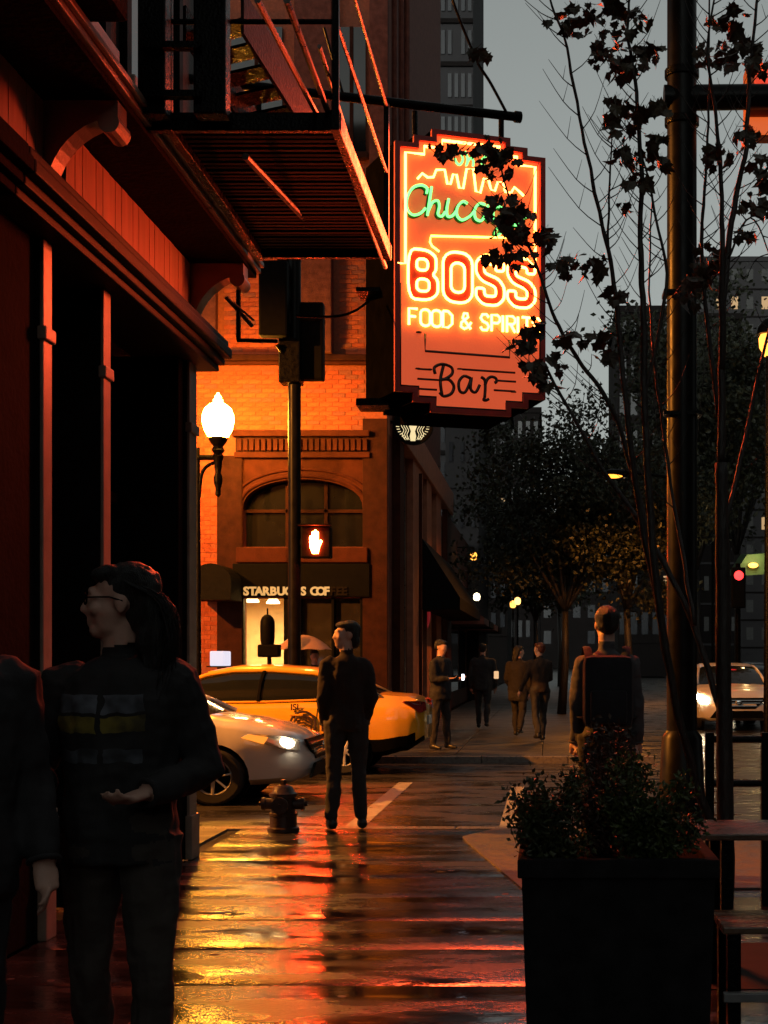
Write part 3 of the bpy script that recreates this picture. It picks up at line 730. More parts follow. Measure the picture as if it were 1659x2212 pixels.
# ------------------------------------------------------------------ round blade sign of the cafe
LY = 24.6; lc = P(893, 918, LY); LR = 43 / F * LY
lg = thing('round_cafe_sign', 'round black blade sign with cream wavy emblem, just below the neon board', 'sign', tuple(lc - Vector((0, 0, LR))))
MB().lathe([(LR, -.07), (LR, .07)], lc, 'Y', 40).build('disc', M['black'], lg, True)
cream = glow('emblem_glow', (1, .80, .42), .95)
def emb(pts, r=.012):
    w_ = [Vector((lc.x + x * LR, lc.y - .075, lc.z + z * LR)) for x, z in pts]
    MB().tube(catmull(w_, 5), [(r, .006)] * (len(catmull(w_, 5))), 8).build('emblem_stripe', cream, lg, True)
for sx in (-1, 1):
    for k_, xo in enumerate((.24, .36, .48)):
        emb([(sx * (xo * .75), .1), (sx * (xo + .10), -.05), (sx * (xo - .02), -.3), (sx * (xo + .06), -.52), (sx * (xo * .8), -.78)], .018)
    for i in range(7):
        a = R(180 + 10 + i * 10) if sx < 0 else R(-10 - i * 10)
        emb([(math.cos(a) * .70, math.sin(a) * .70), (math.cos(a) * .86, math.sin(a) * .86 + .04)], .022)
body = MB().prism([(lc.x + x * LR, lc.y - .074, lc.z + z * LR) for x, z in ((-.14, .1), (.14, .1), (.2, -.1), (.1, -.35), (.16, -.6), (.12, -.84), (-.12, -.84), (-.16, -.6), (-.1, -.35), (-.2, -.1))], (0, -.012, 0)).build('emblem_body', cream, lg)
MB().tube([lc + Vector((-LR, 0, .05)), lc + Vector((-LR - .45, 0, .05))], .03, 8).build('arm', M['iron'], lg, True)

# ------------------------------------------------------------------ globe lamp on a post by the cafe
GY = 22.3; gp = P(471, 908, GY); K = GY / 10.1
lpx = fx(427, GY)
gm = thing('globe_lamp', 'glowing globe street lamp with a finial, on a bracket in front of the brick wall', 'street lamp', (lpx, GY, 0))
globe_m = glow('globe_glow', (1, .38, .035), 270)
def sc_(prof): return [(r * K, h * K) for r, h in prof]
MB().lathe(sc_([(.055, -.125), (.075, -.115), (.100, -.07), (.114, -.01), (.112, .04), (.095, .085), (.06, .115), (.034, .128), (.034, .15), (.025, .155), (.022, .175), (.012, .185), (.006, .2)]), gp, 'Z', 24).build('globe', globe_m, gm, 'all')
MB().lathe(sc_([(.03, -.24), (.05, -.22), (.035, -.19), (.055, -.165), (.07, -.14), (.07, -.126)]), gp, 'Z', 16).build('collar', M['iron'], gm, True)
MB().lathe(sc_([(.005, -.56), (.022, -.54), (.018, -.5), (.03, -.46), (.034, -.42), (.02, -.38), (.028, -.34), (.03, -.3), (.042, -.26), (.03, -.241)]), gp, 'Z', 14).build('finial', M['iron'], gm, True)
MB().tube([(lpx, gp.y, gp.z - .27 * K), (gp.x, gp.y, gp.z - .27 * K)], .045, 8).build('arm', M['iron'], gm, True)
MB().tube(catmull([(lpx + .02, gp.y, gp.z - .56 * K), (lpx + .06, gp.y, gp.z - .40 * K), (lpx + .16, gp.y, gp.z - .33 * K), (gp.x, gp.y, gp.z - .30 * K)], 5), .03, 8).build('scroll', M['iron'], gm, True)
MB().tube([(lpx, GY, 0), (lpx + .01, GY, 1.6), (lpx, GY, gp.z - .2 * K)], [.07, .05, .035], 10).build('post', M['iron'], gm, True)
MB().lathe([(.16, 0), (.16, .1), (.11, .2), (.09, .8), (.06, .86)], (lpx, GY, 0), 'Z', 14).build('base', M['iron'], gm, True)

# ------------------------------------------------------------------ street lamps with hooded heads
def cobra(loc, h, arm, label, power, group='hooded street lamps', blend=.5, cone=150, lens=30.0):
    t = thing('street_lamp', label, 'street lamp', loc, 0, group)
    p0 = Vector(loc)
    MB().tube([p0, p0 + Vector((0, 0, h * .5)), p0 + Vector((0, 0, h))], [.1, .08, .055], 12).build('pole', M['iron'], t, True)
    MB().lathe([(.2, 0), (.2, .06), (.14, .1), (.12, .5), (.1, .55)], p0, 'Z', 16).build('base', M['iron'], t, True)
    e = p0 + Vector((arm[0], arm[1], h + .25))
    MB().tube(catmull([p0 + Vector((0, 0, h - .1)), p0 + Vector((arm[0] * .3, arm[1] * .3, h + .15)), e], 6), .035, 8).build('arm', M['iron'], t, True)
    d = Vector((arm[0], arm[1], 0)).normalized()
    rot = Matrix.Rotation(math.atan2(d.y, d.x), 3, 'Z')
    hd = MB().ell(e + d * .3, (.36, .15, .09), rot).build('lamp_head', M['iron'], t, 'all')
    MB().ell(e + d * .36 - Vector((0, 0, .055)), (.24, .12, .075), rot).build('lens', glow('sodium_lens', (1, .33, .035), lens), hd, 'all')
    l = bpy.data.lights.new('sodium_light', 'SPOT'); l.energy = power; l.color = SODIUM; l.spot_size = R(cone); l.spot_blend = blend; l.shadow_soft_size = .15
    lo = bpy.data.objects.new('sodium_light', l); COL.objects.link(lo); lo.parent = t
    lo.location = e + d * .36 - Vector((0, 0, .16)) - p0
    return t
cobra((-13.4, 11.7, 0), 7.6, (1.0, 1.5), 'hooded street lamp on the side street beside the bar building', 23000, cone=176, blend=.12)  # out-of-view lamp added to light the cafe wall and the cars
cobra((3.2, 33, ROAD), 5.75, (-1.3, 0), 'hooded street lamp lighting the trees far down the street', 1000, lens=3.2)
cobra((6.2, 62, ROAD), 8.0, (-1.2, 0), 'small hooded street lamp farthest down the street', 900, lens=3)

# ------------------------------------------------------------------ traffic signals on the far kerb
SY = 21.25
sp0 = Vector((fx(636, SY), SY, 0))
ts = thing('traffic_signal_pole', 'dark steel pole with two black signal heads, standing behind the taxi', 'traffic signal', tuple(sp0))
pole_m = mat('signal_pole', (.006, .0055, .005), .36, metal=0, var=.3, nscale=8, rvar=.08, spec=.11)
MB().tube([sp0, sp0 + Vector((0, 0, fz(560, SY)))], .1, 16).build('pole', pole_m, ts, True)
MB().lathe([(.22, 0), (.22, .1), (.15, .2), (.12, .7), (.101, .75)], sp0, 'Z', 16).build('base', pole_m, ts, True)
def sig_head(cx, y0, y1, wpx, Yd, par, lens_col=None, facing=-1, nm='signal_head'):
    x0, x1 = fx(cx - wpx / 2, Yd), fx(cx + wpx / 2, Yd); z1, z0 = fz(y0, Yd), fz(y1, Yd)
    o = MB().box((x0, Yd - .1, z0), (x1, Yd + .12, z1), .03).build(nm, M['black'], par)
    hh = (z1 - z0) / 3
    for i in range(3):
        cz = z0 + hh * (i + .5); cx_ = (x0 + x1) / 2
        # visor: open hood
        v = MB(); pts = [(cx_ + .14 * math.cos(R(a)), cz + .14 * math.sin(R(a))) for a in range(-30, 211, 20)]
        v.tube([(x, Yd + facing * .12, z) for x, z in pts], .012, 6); v.tube([(x, Yd + facing * .30, z - .02) for x, z in pts], .012, 6)
        n_ = len(v.v)
        for x, z in pts: v.v += [Vector((x, Yd + facing * .11, z)), Vector((x, Yd + facing * .31, z - .02))]
        for q in range(len(pts) - 1): v.f.append([n_ + 2*q, n_ + 2*q + 2, n_ + 2*q + 3, n_ + 2*q + 1])
        v.build('visor', M['black'], o)
        lm = lens_col[i] if lens_col and lens_col[i] else M['glass']
        MB().lathe([(.11, -.02), (.10, .01), (.05, .03)] if facing > 0 else [(.05, -.03), (.10, -.01), (.11, .02)], (cx_, Yd + facing * .115, cz), 'Y', 18).build('lens', lm, o, True)
    return o
sig_head(592, 565, 728, 62, SY - .3, ts, facing=1)
sig_head(675, 655, 822, 50, SY + .1, ts, facing=1)
MB().box((fx(606, SY), SY - .18, fz(830, SY)), (fx(652, SY), SY + .18, fz(735, SY)), .02).build('mounting_box', M['iron'], ts)
MB().tube([P(600, 745, SY - .25), P(630, 790, SY)], .04, 8).build('bracket', M['iron'], ts, True)
MB().tube([P(640, 690, SY), P(690, 690, SY)], .03, 8).build('bracket', M['iron'], ts, True)
MB().lathe([(.05, -.16), (.11, -.14), (.13, 0), (.11, .14), (.05, .16)], P(606, 585, SY), 'Y', 16).build('lamp_hood', M['iron'], ts, True)
MB().tube([P(600, 560, SY), P(650, 560, SY)], .05, 8).build('top_arm', M['iron'], ts, True)
# pedestrian head with the raised hand
px0, px1, pz1, pz0 = fx(652, SY), fx(716, SY), fz(1138, SY), fz(1206, SY)
ph = MB().box((px0, SY - .12, pz0), (px1, SY + .12, pz1), .02).build('pedestrian_head', M['black'], ts)
MB().box((px0 - .02, SY - .26, pz1 + .002), (px1 + .02, SY - .1, pz1 + .02)).build('visor', M['black'], ph)
MB().box((fx(640, SY), SY - .05, (pz0 + pz1)/2 - .04), (px0, SY + .05, (pz0 + pz1)/2 + .04)).build('bracket', M['iron'], ph)
hand_m = glow('hand_glow', (1, .05, .008), 650)
hp = [(-.30, -1), (-.55, -.55), (-.62, -.2), (-.62, .45), (-.45, .52), (-.40, .1), (-.36, .82), (-.18, .86), (-.14, .15), (-.08, 1.0), (.12, 1.0), (.14, .15), (.2, .88), (.38, .84), (.38, -.05), (.62, .18), (.8, .05), (.5, -.45), (.35, -1)]
hc = Vector(((px0 + px1)/2, SY - .135, (pz0 + pz1)/2))
MB().prism([(hc.x + x * .135 - .0, hc.y, hc.z + z * .18) for x, z in hp], (0, -.012, 0)).build('raised_hand', hand_m, ph)

# ------------------------------------------------------------------ signal mast on the near kerb
MY = 11.6; mp0 = Vector((fx(1473, MY), MY, 0))
mm = thing('signal_mast', 'thick black signal mast with a heavy side arm, rising behind the young tree', 'signal mast', tuple(mp0))
MB().tube([mp0, mp0 + Vector((0, 0, 8.5))], [.128, .122], 20).build('pole', pole_m, mm, True)
MB().lathe([(.27, 0), (.27, .08), (.2, .14), (.17, .8), (.131, .86)], mp0, 'Z', 20).build('base', pole_m, mm, True)
za = fz(212, MY)
MB().tube([mp0 + Vector((-.15, 0, za)), mp0 + Vector((3.5, 0, za + .05))], [.105, .09], 16).build('arm', pole_m, mm, True)
for dz in (-.2, .2):
    MB().lathe([(.145, -.03), (.145, .03)], mp0 + Vector((0, 0, za + dz)), 'Z', 18).build('clamp', M['iron'], mm, True)
for zz_ in (fz(900, MY), fz(640, MY)):
    MB().box((mp0.x - .16, MY - .12, zz_), (mp0.x + .16, MY + .1, zz_ + .03)).build('band', M['iron'], mm)
red_on, amb = glow('red_lens', (1, .05, .02), 5), None
hd = MB().box((fx(1618, MY), MY + .16, fz(276, MY)), (fx(1735, MY), MY + .38, fz(120, MY)), .03).build('signal_head', mat('signal_yellow', (.5, .16, .02), .45), mm)
MB().lathe([(.06, -.05), (.12, -.02), (.13, .02)], (fx(1668, MY), MY + .15, fz(160, MY)), 'Y', 18).build('lens', glow('red_dim', (1, .07, .03), .8), hd, True)
MB().box((fx(1618, MY), MY + .13, fz(276, MY) - .0), (fx(1735, MY), MY + .158, fz(240, MY))).build('lit_edge', glow('amber_dim', (1, .16, .03), .7), hd)
# ------------------------------------------------------------------ cars
def interp(tab, x):
    if x <= tab[0][0]: return tab[0][1]
    for (a, va), (b_, vb) in zip(tab, tab[1:]):
        if x <= b_:
            t = (x - a) / (b_ - a); t = t * t * (3 - 2 * t); return va + (vb - va) * t
    return tab[-1][1]
TOPZ = [(-2.42, .90), (-2.36, 1.02), (-2.2, 1.07), (-1.7, 1.10), (-1.2, 1.04), (0, .99), (.9, .99), (1.25, 1.02), (1.6, .97), (1.95, .90), (2.2, .81), (2.35, .70), (2.42, .60)]
HALF = [(-2.42, .66), (-2.3, .80), (-2.0, .88), (-1.2, .905), (0, .91), (1.2, .90), (1.7, .885), (2.0, .83), (2.2, .74), (2.34, .60), (2.42, .44)]
BOTZ = [(-2.42, .46), (-2.2, .32), (-1.8, .24), (1.8, .22), (2.2, .24), (2.42, .34)]
def car(name, label, loc, rz, paint, z0=ROAD, head_on=0.0, cladding=True, taxi=False, dirt=None):
    t = thing(name, label, 'car', loc, rz)
    st_ = []
    xs_ = [-2.42 + 4.84 * i / 44 for i in range(45)]
    body = MB(); low = MB()
    ringn = None
    prof = []
    for x in xs_:
        w_, zt, zb = interp(HALF, x), interp(TOPZ, x), interp(BOTZ, x)
        zs = min(zt - .06, .92 if x < 1.0 else zt - .07)
        half = [(0, zb), (w_ * .80, zb), (w_ * .955, zb + .07), (w_ * .985, zb + (zs - zb) * .35), (w_, zb + (zs - zb) * .62), (w_ * .985, zs - .03), (w_ * .95, zs + .01), (w_ * .84, zt - .012), (w_ * .5, zt + .004), (0, zt + .012)]
        prof.append([(x, y, z) for y, z in half] + [(x, -y, z) for y, z in half[-2:0:-1]])
    k_ = len(prof[0])
    for r_ in prof: body.v += [Vector(p) for p in r_]
    for i in range(len(prof) - 1):
        for j in range(k_):
            l = (j + 1) % k_; body.f.append([i*k_+j, i*k_+l, (i+1)*k_+l, (i+1)*k_+j])
    body.f.append(list(range(k_))[::-1]); body.f.append([(len(prof)-1)*k_ + j for j in range(k_)])
    bo = body.build('body', paint, t, True, local=True)
    # wheel arches cut out
    me0 = bo.data
    WB = (-1.36, 1.42); WR = .325
    for wx in WB:
        for sy in (-1, 1):
            cut = MB().lathe([(.375, -.22), (.375, .22)], (wx, sy * .86, WR), 'Y', 24).build('cutter', None, None)
            md = bo.modifiers.new('arch', 'BOOLEAN'); md.operation = 'DIFFERENCE'; md.solver = 'EXACT'; md.object = cut
            cut.parent = t
            bo.data = (lambda m_: m_)(evaluated(bo)); bo.modifiers.clear(); cm = cut.data; bpy.data.objects.remove(cut); bpy.data.meshes.remove(cm)
    for p in bo.data.polygons: p.use_smooth = True
    try: bo.data.set_sharp_from_angle(angle=R(40))
    except Exception: pass
    # sills and bumpers in black
    if cladding:
        for sy in (-1, 1):
            MB().box((-.96, sy * .86, .2), (1.02, sy * .915, .40), .03).build('sill', M['black'], t, local=True)
        bo.data.materials.append(M['black'])
        for p in bo.data.polygons:
            if p.center.z < .50 - .0 * p.center.x: p.material_index = 1
    # cabin: glass shell
    gl_ = MB(); cab = []
    CX = [(-1.85, 1.06, .74, 1.06), (-1.35, 1.03, .80, 1.32), (-.9, 1.01, .80, 1.43), (-.3, .99, .80, 1.475), (.2, .98, .80, 1.465), (.55, .98, .80, 1.40), (.9, .99, .79, 1.24), (1.3, 1.0, .74, 1.02)]
    def sect(x, zb, wb, zt, ins=0.0, lift=0.0):
        f_ = (zt - zb) / .48; wt = wb - .20 * min(1, f_) + ins
        half = [(wb + ins, zb - .04), (wb + ins, zb), ((wb + wt)/2 + .03 + ins, (zb + zt)/2), (wt + .03, zt - .06 * min(1, f_)), (wt - .06, zt - .012 + lift), (wt * .5, zt + lift), (0, zt + .012 + lift)]
        return [(x, y, z) for y, z in half] + [(x, -y, z) for y, z in half[-2::-1]]
    for x, zb, wb, zt in CX: cab.append(sect(x, zb, wb, max(zt, zb + .02)))
    kc = len(cab[0])
    for r_ in cab: gl_.v += [Vector(p) for p in r_]
    for i in range(len(cab) - 1):
        for j in range(kc - 1): gl_.f.append([i*kc+j, i*kc+j+1, (i+1)*kc+j+1, (i+1)*kc+j])
    gl_.build('glass', M['car_glass'], t, True, local=True)
    # roof skin and pillars
    rf = MB(); rs_ = [sect(x, zb, wb, zt, .004, .012)[3:-3] for x, zb, wb, zt in CX[1:6]]
    kr = len(rs_[0])
    for r_ in rs_: rf.v += [Vector(p) for p in r_]
    for i in range(len(rs_) - 1):
        for j in range(kr - 1): rf.f.append([i*kr+j, i*kr+j+1, (i+1)*kr+j+1, (i+1)*kr+j])
    rf.build('roof', paint, t, True, local=True)
    for sy in (1, -1):
        sec = [sect(*c) for c in CX]
        line = lambda idx, j: Vector(sec[idx][j if sy > 0 else kc - 1 - j])
        MB().tube([line(0, 4), line(1, 3), line(2, 3), line(3, 3), line(4, 3), line(5, 3), line(6, 3), line(7, 3)], .035, 6).build('roof_rail', paint, t, 'all', local=True)
        MB().tube([line(0, 2), line(1, 1), line(3, 1), line(5, 1), line(7, 1)], .016, 6).build('belt_trim', M['chrome'] if not taxi else paint, t, 'all', local=True)
        MB().tube([line(3, 1) + Vector((.12, 0, 0)), line(3, 2) + Vector((.1, 0, 0)), line(3, 3) + Vector((.06, 0, 0))], .032, 6).build('pillar', M['black'], t, local=True)
        # doors: seams and handles
        for xd in (-1.0, .12, 1.02):
            MB().tube([(xd, sy * (interp(HALF, xd) * .985 + .004), .42), (xd + .02, sy * (interp(HALF, xd) + .002), .7), (xd, sy * (interp(HALF, xd) * .985 + .001), .9)], .005, 5).build('door_seam', M['black'], t, local=True)
        for xh in (-.72, .38):
            MB().box((xh - .09, sy * .905, .80), (xh + .09, sy * .935, .83), .01).build('door_handle', paint, t, local=True)
        mr_ = MB().ell((.92, sy * 1.0, 1.02), (.07, .11, .075)).build('mirror', paint, t, 'all', local=True)
        MB().box((.9, sy * .88, .96), (.96, sy * .98, .99)).build('mirror_arm', M['black'], mr_, local=True)
        # lamps
        hl = MB(); hl.prism([(2.27, sy * .63, .61), (2.12, sy * .80, .64), (1.72, sy * .897, .79), (1.80, sy * .892, .82), (2.08, sy * .825, .79), (2.27, sy * .66, .74)], (.035, sy * .012, 0))
        ho = hl.build('headlight', M['head_glass'] if not head_on else glow('headlight_glow', (1, .8, .48), head_on), t, local=True)
        MB().prism([(1.72, sy * .906, .775), (1.95, sy * .872, .70), (2.0, sy * .865, .78), (1.80, sy * .906, .815)], (.012, sy * .022, 0)).build('indicator', M['amber'], ho, local=True)
        MB().ell((2.17, sy * .755, .70), (.10, .05, .06)).build('reflector', M['lamp_on'] if name != 'taxi' else M['chrome'], ho, 'all', local=True)
        tl = MB(); tl.prism([(-2.425, sy * .55, .86), (-2.36, sy * .74, .84), (-2.14, sy * .875, .98), (-2.16, sy * .868, 1.0), (-2.36, sy * .76, 1.0), (-2.41, sy * .56, .98)], (-.02, sy * .02, 0))
        tl.build('taillight', M['tail'], t, local=True)
        for wx in WB:
            wc = Vector((wx, sy * .80, WR))
            ty = MB().lathe([(.21, -.10), (.29, -.105), (.318, -.085), (.325, 0), (.318, .085), (.29, .105), (.21, .10), (.21, -.10)], wc, 'Y', 28, False).build('wheel', M['rubber'], t, True, local=True)
            MB().lathe([(.215, .075 * sy), (.20, .10 * sy), (.185, .075 * sy), (.215, .075 * sy)], wc, 'Y', 24, False).build('rim', M['alloy'], ty, True, local=True)
            MB().lathe([(.205, .0), (.205, .04 * sy)], wc, 'Y', 24).build('brake_disc', M['black'], ty, local=True)
            MB().lathe([(.05, .05 * sy), (.05, .10 * sy), (.03, .105 * sy)], wc, 'Y', 14).build('hub', M['alloy'], ty, True, local=True)
            for q in range(7):
                a = 2 * math.pi * q / 7 + .2
                d_ = Vector((math.cos(a), 0, math.sin(a)))
                MB().tube([wc + d_ * .04 + Vector((0, sy * .085, 0)), wc + d_ * .2 + Vector((0, sy * .09, 0))], [(.024, .012), (.017, .012)], 6).build('spoke', M['alloy'], ty, local=True)
            MB().lathe([(.37, -.16 if sy > 0 else .10), (.37, -.10 if sy > 0 else .16)], (wx, sy * .82, WR), 'Y', 20).build('wheel_well', M['black'], t, local=True)
    # grille and bumper openings
    gr = MB().prism([(2.415, -.36, .50), (2.415, .36, .50), (2.36, .54, .66), (2.33, .55, .735), (2.33, -.55, .735), (2.36, -.54, .66)], (.03, 0, .004)).build('grille', M['black'], t, local=True)
    for zz_, hw_ in ((.55, .40), (.61, .47), (.67, .52)):
        MB().box((2.40 + (.55 - zz_) * .3, -hw_, zz_), (2.455 + (.55 - zz_) * .3, hw_, zz_ + .022), .006).build('grille_bar', M['chrome'], gr, local=True)
    MB().ell((2.46, 0, .64), (.012, .075, .052)).build('badge', M['chrome'], gr, 'all', local=True)
    MB().prism([(2.40, -.62, .30), (2.40, .62, .30), (2.43, .50, .46), (2.43, -.50, .46)], (.03, 0, 0)).build('lower_intake', M['black'], t, local=True)
    MB().box((-2.45, -.26, .66), (-2.43, .26, .78)).build('number_plate', M['plate'], t, local=True)
    return t
M['car_glass'] = mat('car_glass', (.010, .012, .012), .07, var=.1, spec=.6)
M['head_glass'] = mat('headlight_glass', (.75, .68, .58), .08, var=.1, metal=.6, coat=1)
M['amber'] = glow('amber_lamp', (1, .28, .03), 1.3)
M['lamp_on'] = glow('lamp_core', (1, .82, .55), 25)
M['tail'] = mat('tail_lens', (.35, .02, .015), .15, var=.2, coat=1)
M['alloy'] = mat('alloy', (.55, .55, .55), .35, metal=.35, var=.1)
M['plate'] = mat('plate', (.6, .6, .58), .5)
pt_w = mat('white_car_paint', (.80, .76, .74), .25, var=.05, nscale=3, coat=.8)
pt_y = mat('taxi_paint', (.86, .42, .025), .28, var=.08, nscale=3, coat=.8)
pt_s = mat('silver_car_paint', (.62, .58, .54), .28, var=.06, nscale=3, coat=.8)
pt_d = mat('dark_car_paint', (.03, .03, .035), .25, var=.1, nscale=3, coat=.8)
car('parked_car', 'white sedan nosing in from the side with its headlight lit, in front of the taxi', (-3.48 - 1.52, 15.70, ROAD), 0, pt_w, cladding=False).scale = (1, 1, .94)
tx = car('taxi', 'orange yellow taxi stopped across the side street behind the standing man', (-1.70 - 2.42, 19.64, ROAD), math.pi, pt_y, taxi=True)
# door emblem and roof light of the taxi
tb = mat('taxi_print', (.05, .02, .01), .5)
for k_, r_ in enumerate((.17, .12)):
    pts = [(-.81 + r_ * math.cos(a), .925, .69 + r_ * math.sin(a)) for a in [2*math.pi*i/24 for i in range(24)]]
    MB().tube(pts, [(.016, .003)] * 24, 6, True).build('door_emblem', tb, tx, local=True)
for i in range(5):
    z = .60 + i * .045; hw_ = .11 * math.cos((i - 2) * .5)
    MB().tube([(-.81 - hw_, .926, z - .02), (-.81, .93, z + .02), (-.81 + hw_, .926, z)], .010, 5).build('door_emblem', tb, tx, local=True)
me = text_mesh("ISI", .12, .004, .003); me.materials.append(tb); o = mkobj('door_lettering', me, tx); o.rotation_euler = (R(90), 0, R(180)); o.location = (-.64, .922, .88)
rl = MB().box((.42, -.22, 1.47), (.62, .22, 1.68), .02).build('roof_light', glow('roof_light_glow', (.85, .85, 1), .9), tx, local=True)
MB().box((.38, -.25, 1.455), (.66, .25, 1.472)).build('light_base', M['black'], rl, local=True)
car('oncoming_car', 'pale car facing the camera with a bright headlight, behind the thin tree trunk', (fx(1594, 30), 32.3, ROAD), -math.pi/2, pt_s, head_on=60, cladding=False)
car('distant_car', 'dark car queued behind the pale car, half hidden by the mast', (fx(1610, 41) + .5, 44, ROAD), -math.pi/2, pt_d, cladding=False)
# ------------------------------------------------------------------ people
def skin_mat(): return mat('skin', (.62, .36, .27), .5, var=.12, nscale=12, bump=.08, bscale=90)
M['skin'] = skin_mat()
M['shoe'] = mat('dark_shoe', (.012, .011, .011), .4, var=.3)
M['hair'] = mat('dark_hair', (.010, .008, .007), .45, var=.4, nscale=30, bump=.6, bscale=120, stretch=(3, 3, .4))
def cloth(name, c, b_=.5): return mat(name, c, .85, var=.22, nscale=9, bump=b_, bscale=14)
def person(label, loc, h, yaw, top, bottom, head_yaw=0.0, head_tilt=0.0, armR=None, armL=None, legR=None, legL=None, bulk=0.0,
           hair='short', voxel=.014, lean=0.0, cat='person', group=None, coat_len=.80, hair_mat=None, wid=1.0, glasses=False, strands=False):
    """faces -y before yaw; arms: (elbow, wrist) offsets from the shoulder; legs: (knee, ankle) points"""
    t = thing('person', label, cat, loc, yaw, group)
    s = h / 1.75; src = []; cuffs = []
    def add(region, mb): src.append((region, mb))
    def dense(pts, rad):
        op, orr = [], []
        for i in range(len(pts) - 1):
            for q in range(4):
                f_ = q / 4; op.append(Vector(pts[i]).lerp(Vector(pts[i+1]), f_)); orr.append(rad[i] + (rad[i+1] - rad[i]) * f_)
        return op + [Vector(pts[-1])], orr + [rad[-1]]
    def LN(p): return Vector((p[0], p[1] - lean * max(0, p[2] - .9), p[2]))
    # torso
    rings = [(coat_len, .168, .118), (.92, .178, .125), (1.05, .158, .112), (1.2, .172, .12), (1.32, .196, .125), (1.41, .178, .10), (1.452, .10, .075), (1.470, .062, .058)]
    tm = MB(); n_ = 18
    for z, a, b_ in rings:
        for k_ in range(n_):
            q = 2 * math.pi * k_ / n_; e = .88
            cx_, sy_ = math.cos(q), math.sin(q)
            tm.v.append(LN(((a + bulk) * math.copysign(abs(cx_) ** e, cx_) * wid, (b_ + bulk) * math.copysign(abs(sy_) ** e, sy_), z)))
    for i in range(len(rings) - 1):
        for k_ in range(n_):
            l = (k_ + 1) % n_; tm.f.append([i*n_+k_, i*n_+l, (i+1)*n_+l, (i+1)*n_+k_])
    tm.f.append(list(range(n_))[::-1]); tm.f.append([(len(rings)-1)*n_ + k_ for k_ in range(n_)])
    add('top', tm)
    # legs
    for sx, lg_ in ((1, legR), (-1, legL)):
        kn, an = lg_ or ((sx * .10, -.01, .50), (sx * .105, .02, .09))
        hip = Vector((sx * .092, 0, .92)); kn = Vector(kn); an = Vector(an)
        add('bottom', MB().tube(*dense([hip, hip.lerp(kn, .35), kn, kn.lerp(an, .35) + Vector((0, .012, 0)), an + Vector((0, 0, .02))], [.098 + bulk * .4, .09, .066, .066, .055]), 12))
        d_ = Vector((sx * .10, -1, 0)).normalized()
        add('shoe', MB().tube([an + Vector((0, .06, -.045)), an + Vector((0, .02, -.03)), an + d_ * .08 + Vector((0, 0, -.045)), an + d_ * .17 + Vector((0, 0, -.06))], [.036, .046, .042, .024], 10))
    # arms and hands
    for sx, ar in ((1, armR), (-1, armL)):
        sh = LN((sx * wid * (.178 + bulk * .6), 0, 1.39)); el, wr = ar or ((sx * .06, .03, -.29), (sx * .05, -.05, -.54))
        el, wr = sh + Vector(el), sh + Vector(wr)
        add('top', MB().tube(*dense([sh + Vector((-sx * .05, 0, .0)), sh, sh.lerp(el, .5), el, el.lerp(wr, .5), wr], [.062 + bulk*.5, .066 + bulk*.5, .056 + bulk*.4, .05 + bulk*.4, .046 + bulk*.3, .036 + bulk*.2]), 12))
        ce = (wr - el).normalized(); ups = ce.orthogonal().normalized(); vps = ce.cross(ups); rc = .036 + bulk * .2
        cuffs.append([wr + (ups * math.cos(q) + vps * math.sin(q)) * rc for q in [2 * math.pi * i_ / 14 for i_ in range(14)]])
        d_ = (wr - el).normalized(); side_ = Vector((0, 1, 0)) - d_ * d_.y
        side_ = side_.normalized() if side_.length > .1 else Vector((0, 0, 1)); up_ = d_.cross(side_)
        add('skin', MB().tube([wr + d_ * .004, wr + d_ * .03, wr + d_ * .09], [(.026, .020), (.042, .018), (.038, .015)], 10))
        for q in range(4):
            f0 = wr + d_ * .085 + side_ * (.027 - .018 * q); L_ = (.062, .075, .07, .052)[q]
            curl = up_ * (-sx)
            add('skin', MB().tube([f0, f0 + d_ * L_ * .5 + curl * .008, f0 + d_ * L_ * .85 + curl * .028, f0 + d_ * L_ * .9 + curl * .042], [.0095, .009, .008, .006], 7))
        t0 = wr + d_ * .03 + side_ * .03
        add('skin', MB().tube([t0, t0 + d_ * .03 + side_ * .022, t0 + d_ * .06 + side_ * .03], [.012, .0105, .008], 7))
    # neck and head
    nb_ = LN((0, .005, 1.47)); hcn = LN((0, -.012, 1.642))
    add('skin', MB().tube([nb_ - Vector((0, 0, .03)), hcn - Vector((0, -.012, .06))], [.058, .055], 12))
    rot = Matrix.Rotation(head_yaw, 3, 'Z') @ Matrix.Rotation(head_tilt, 3, 'X')
    def H(p): return hcn + rot @ Vector(p)
    hm = MB()
    hm.ell(H((0, .018, .03)), (.074, .094, .086), rot); hm.ell(H((0, -.028, -.022)), (.062, .066, .085), rot)
    hm.ell(H((0, -.066, -.090)), (.034, .028, .024), rot); hm.ell(H((0, -.03, -.075)), (.052, .05, .036), rot)
    hm.ell(H((0, -.082, .034)), (.046, .014, .014), rot)
    hm.tube([H((0, -.088, .018)), H((0, -.101, -.004)), H((0, -.111, -.024)), H((0, -.094, -.034))], [.010, .012, .0145, .012], 8)
    hm.ell(H((0, -.092, -.055)), (.020, .010, .007), rot); hm.ell(H((0, -.090, -.069)), (.018, .011, .008), rot)
    for sx in (-1, 1):
        hm.ell(H((sx * .034, -.066, .008)), (.024, .022, .017), rot)
        hm.ell(H((sx * .042, -.068, -.022)), (.022, .022, .02), rot)
        hm.ell(H((sx * .073, .012, -.008)), (.010, .021, .033), rot)
    add('skin', hm)
    allm = MB(); kd = kdtree.KDTree(sum(len(m_.v) for _, m_ in src)); i = 0; regs = []
    for rg, m_ in src:
        n0 = len(allm.v); allm.v += m_.v; allm.f += [[a + n0 for a in f_] for f_ in m_.f]
        for v in m_.v: kd.insert(v, i); regs.append(rg); i += 1
    kd.balance()
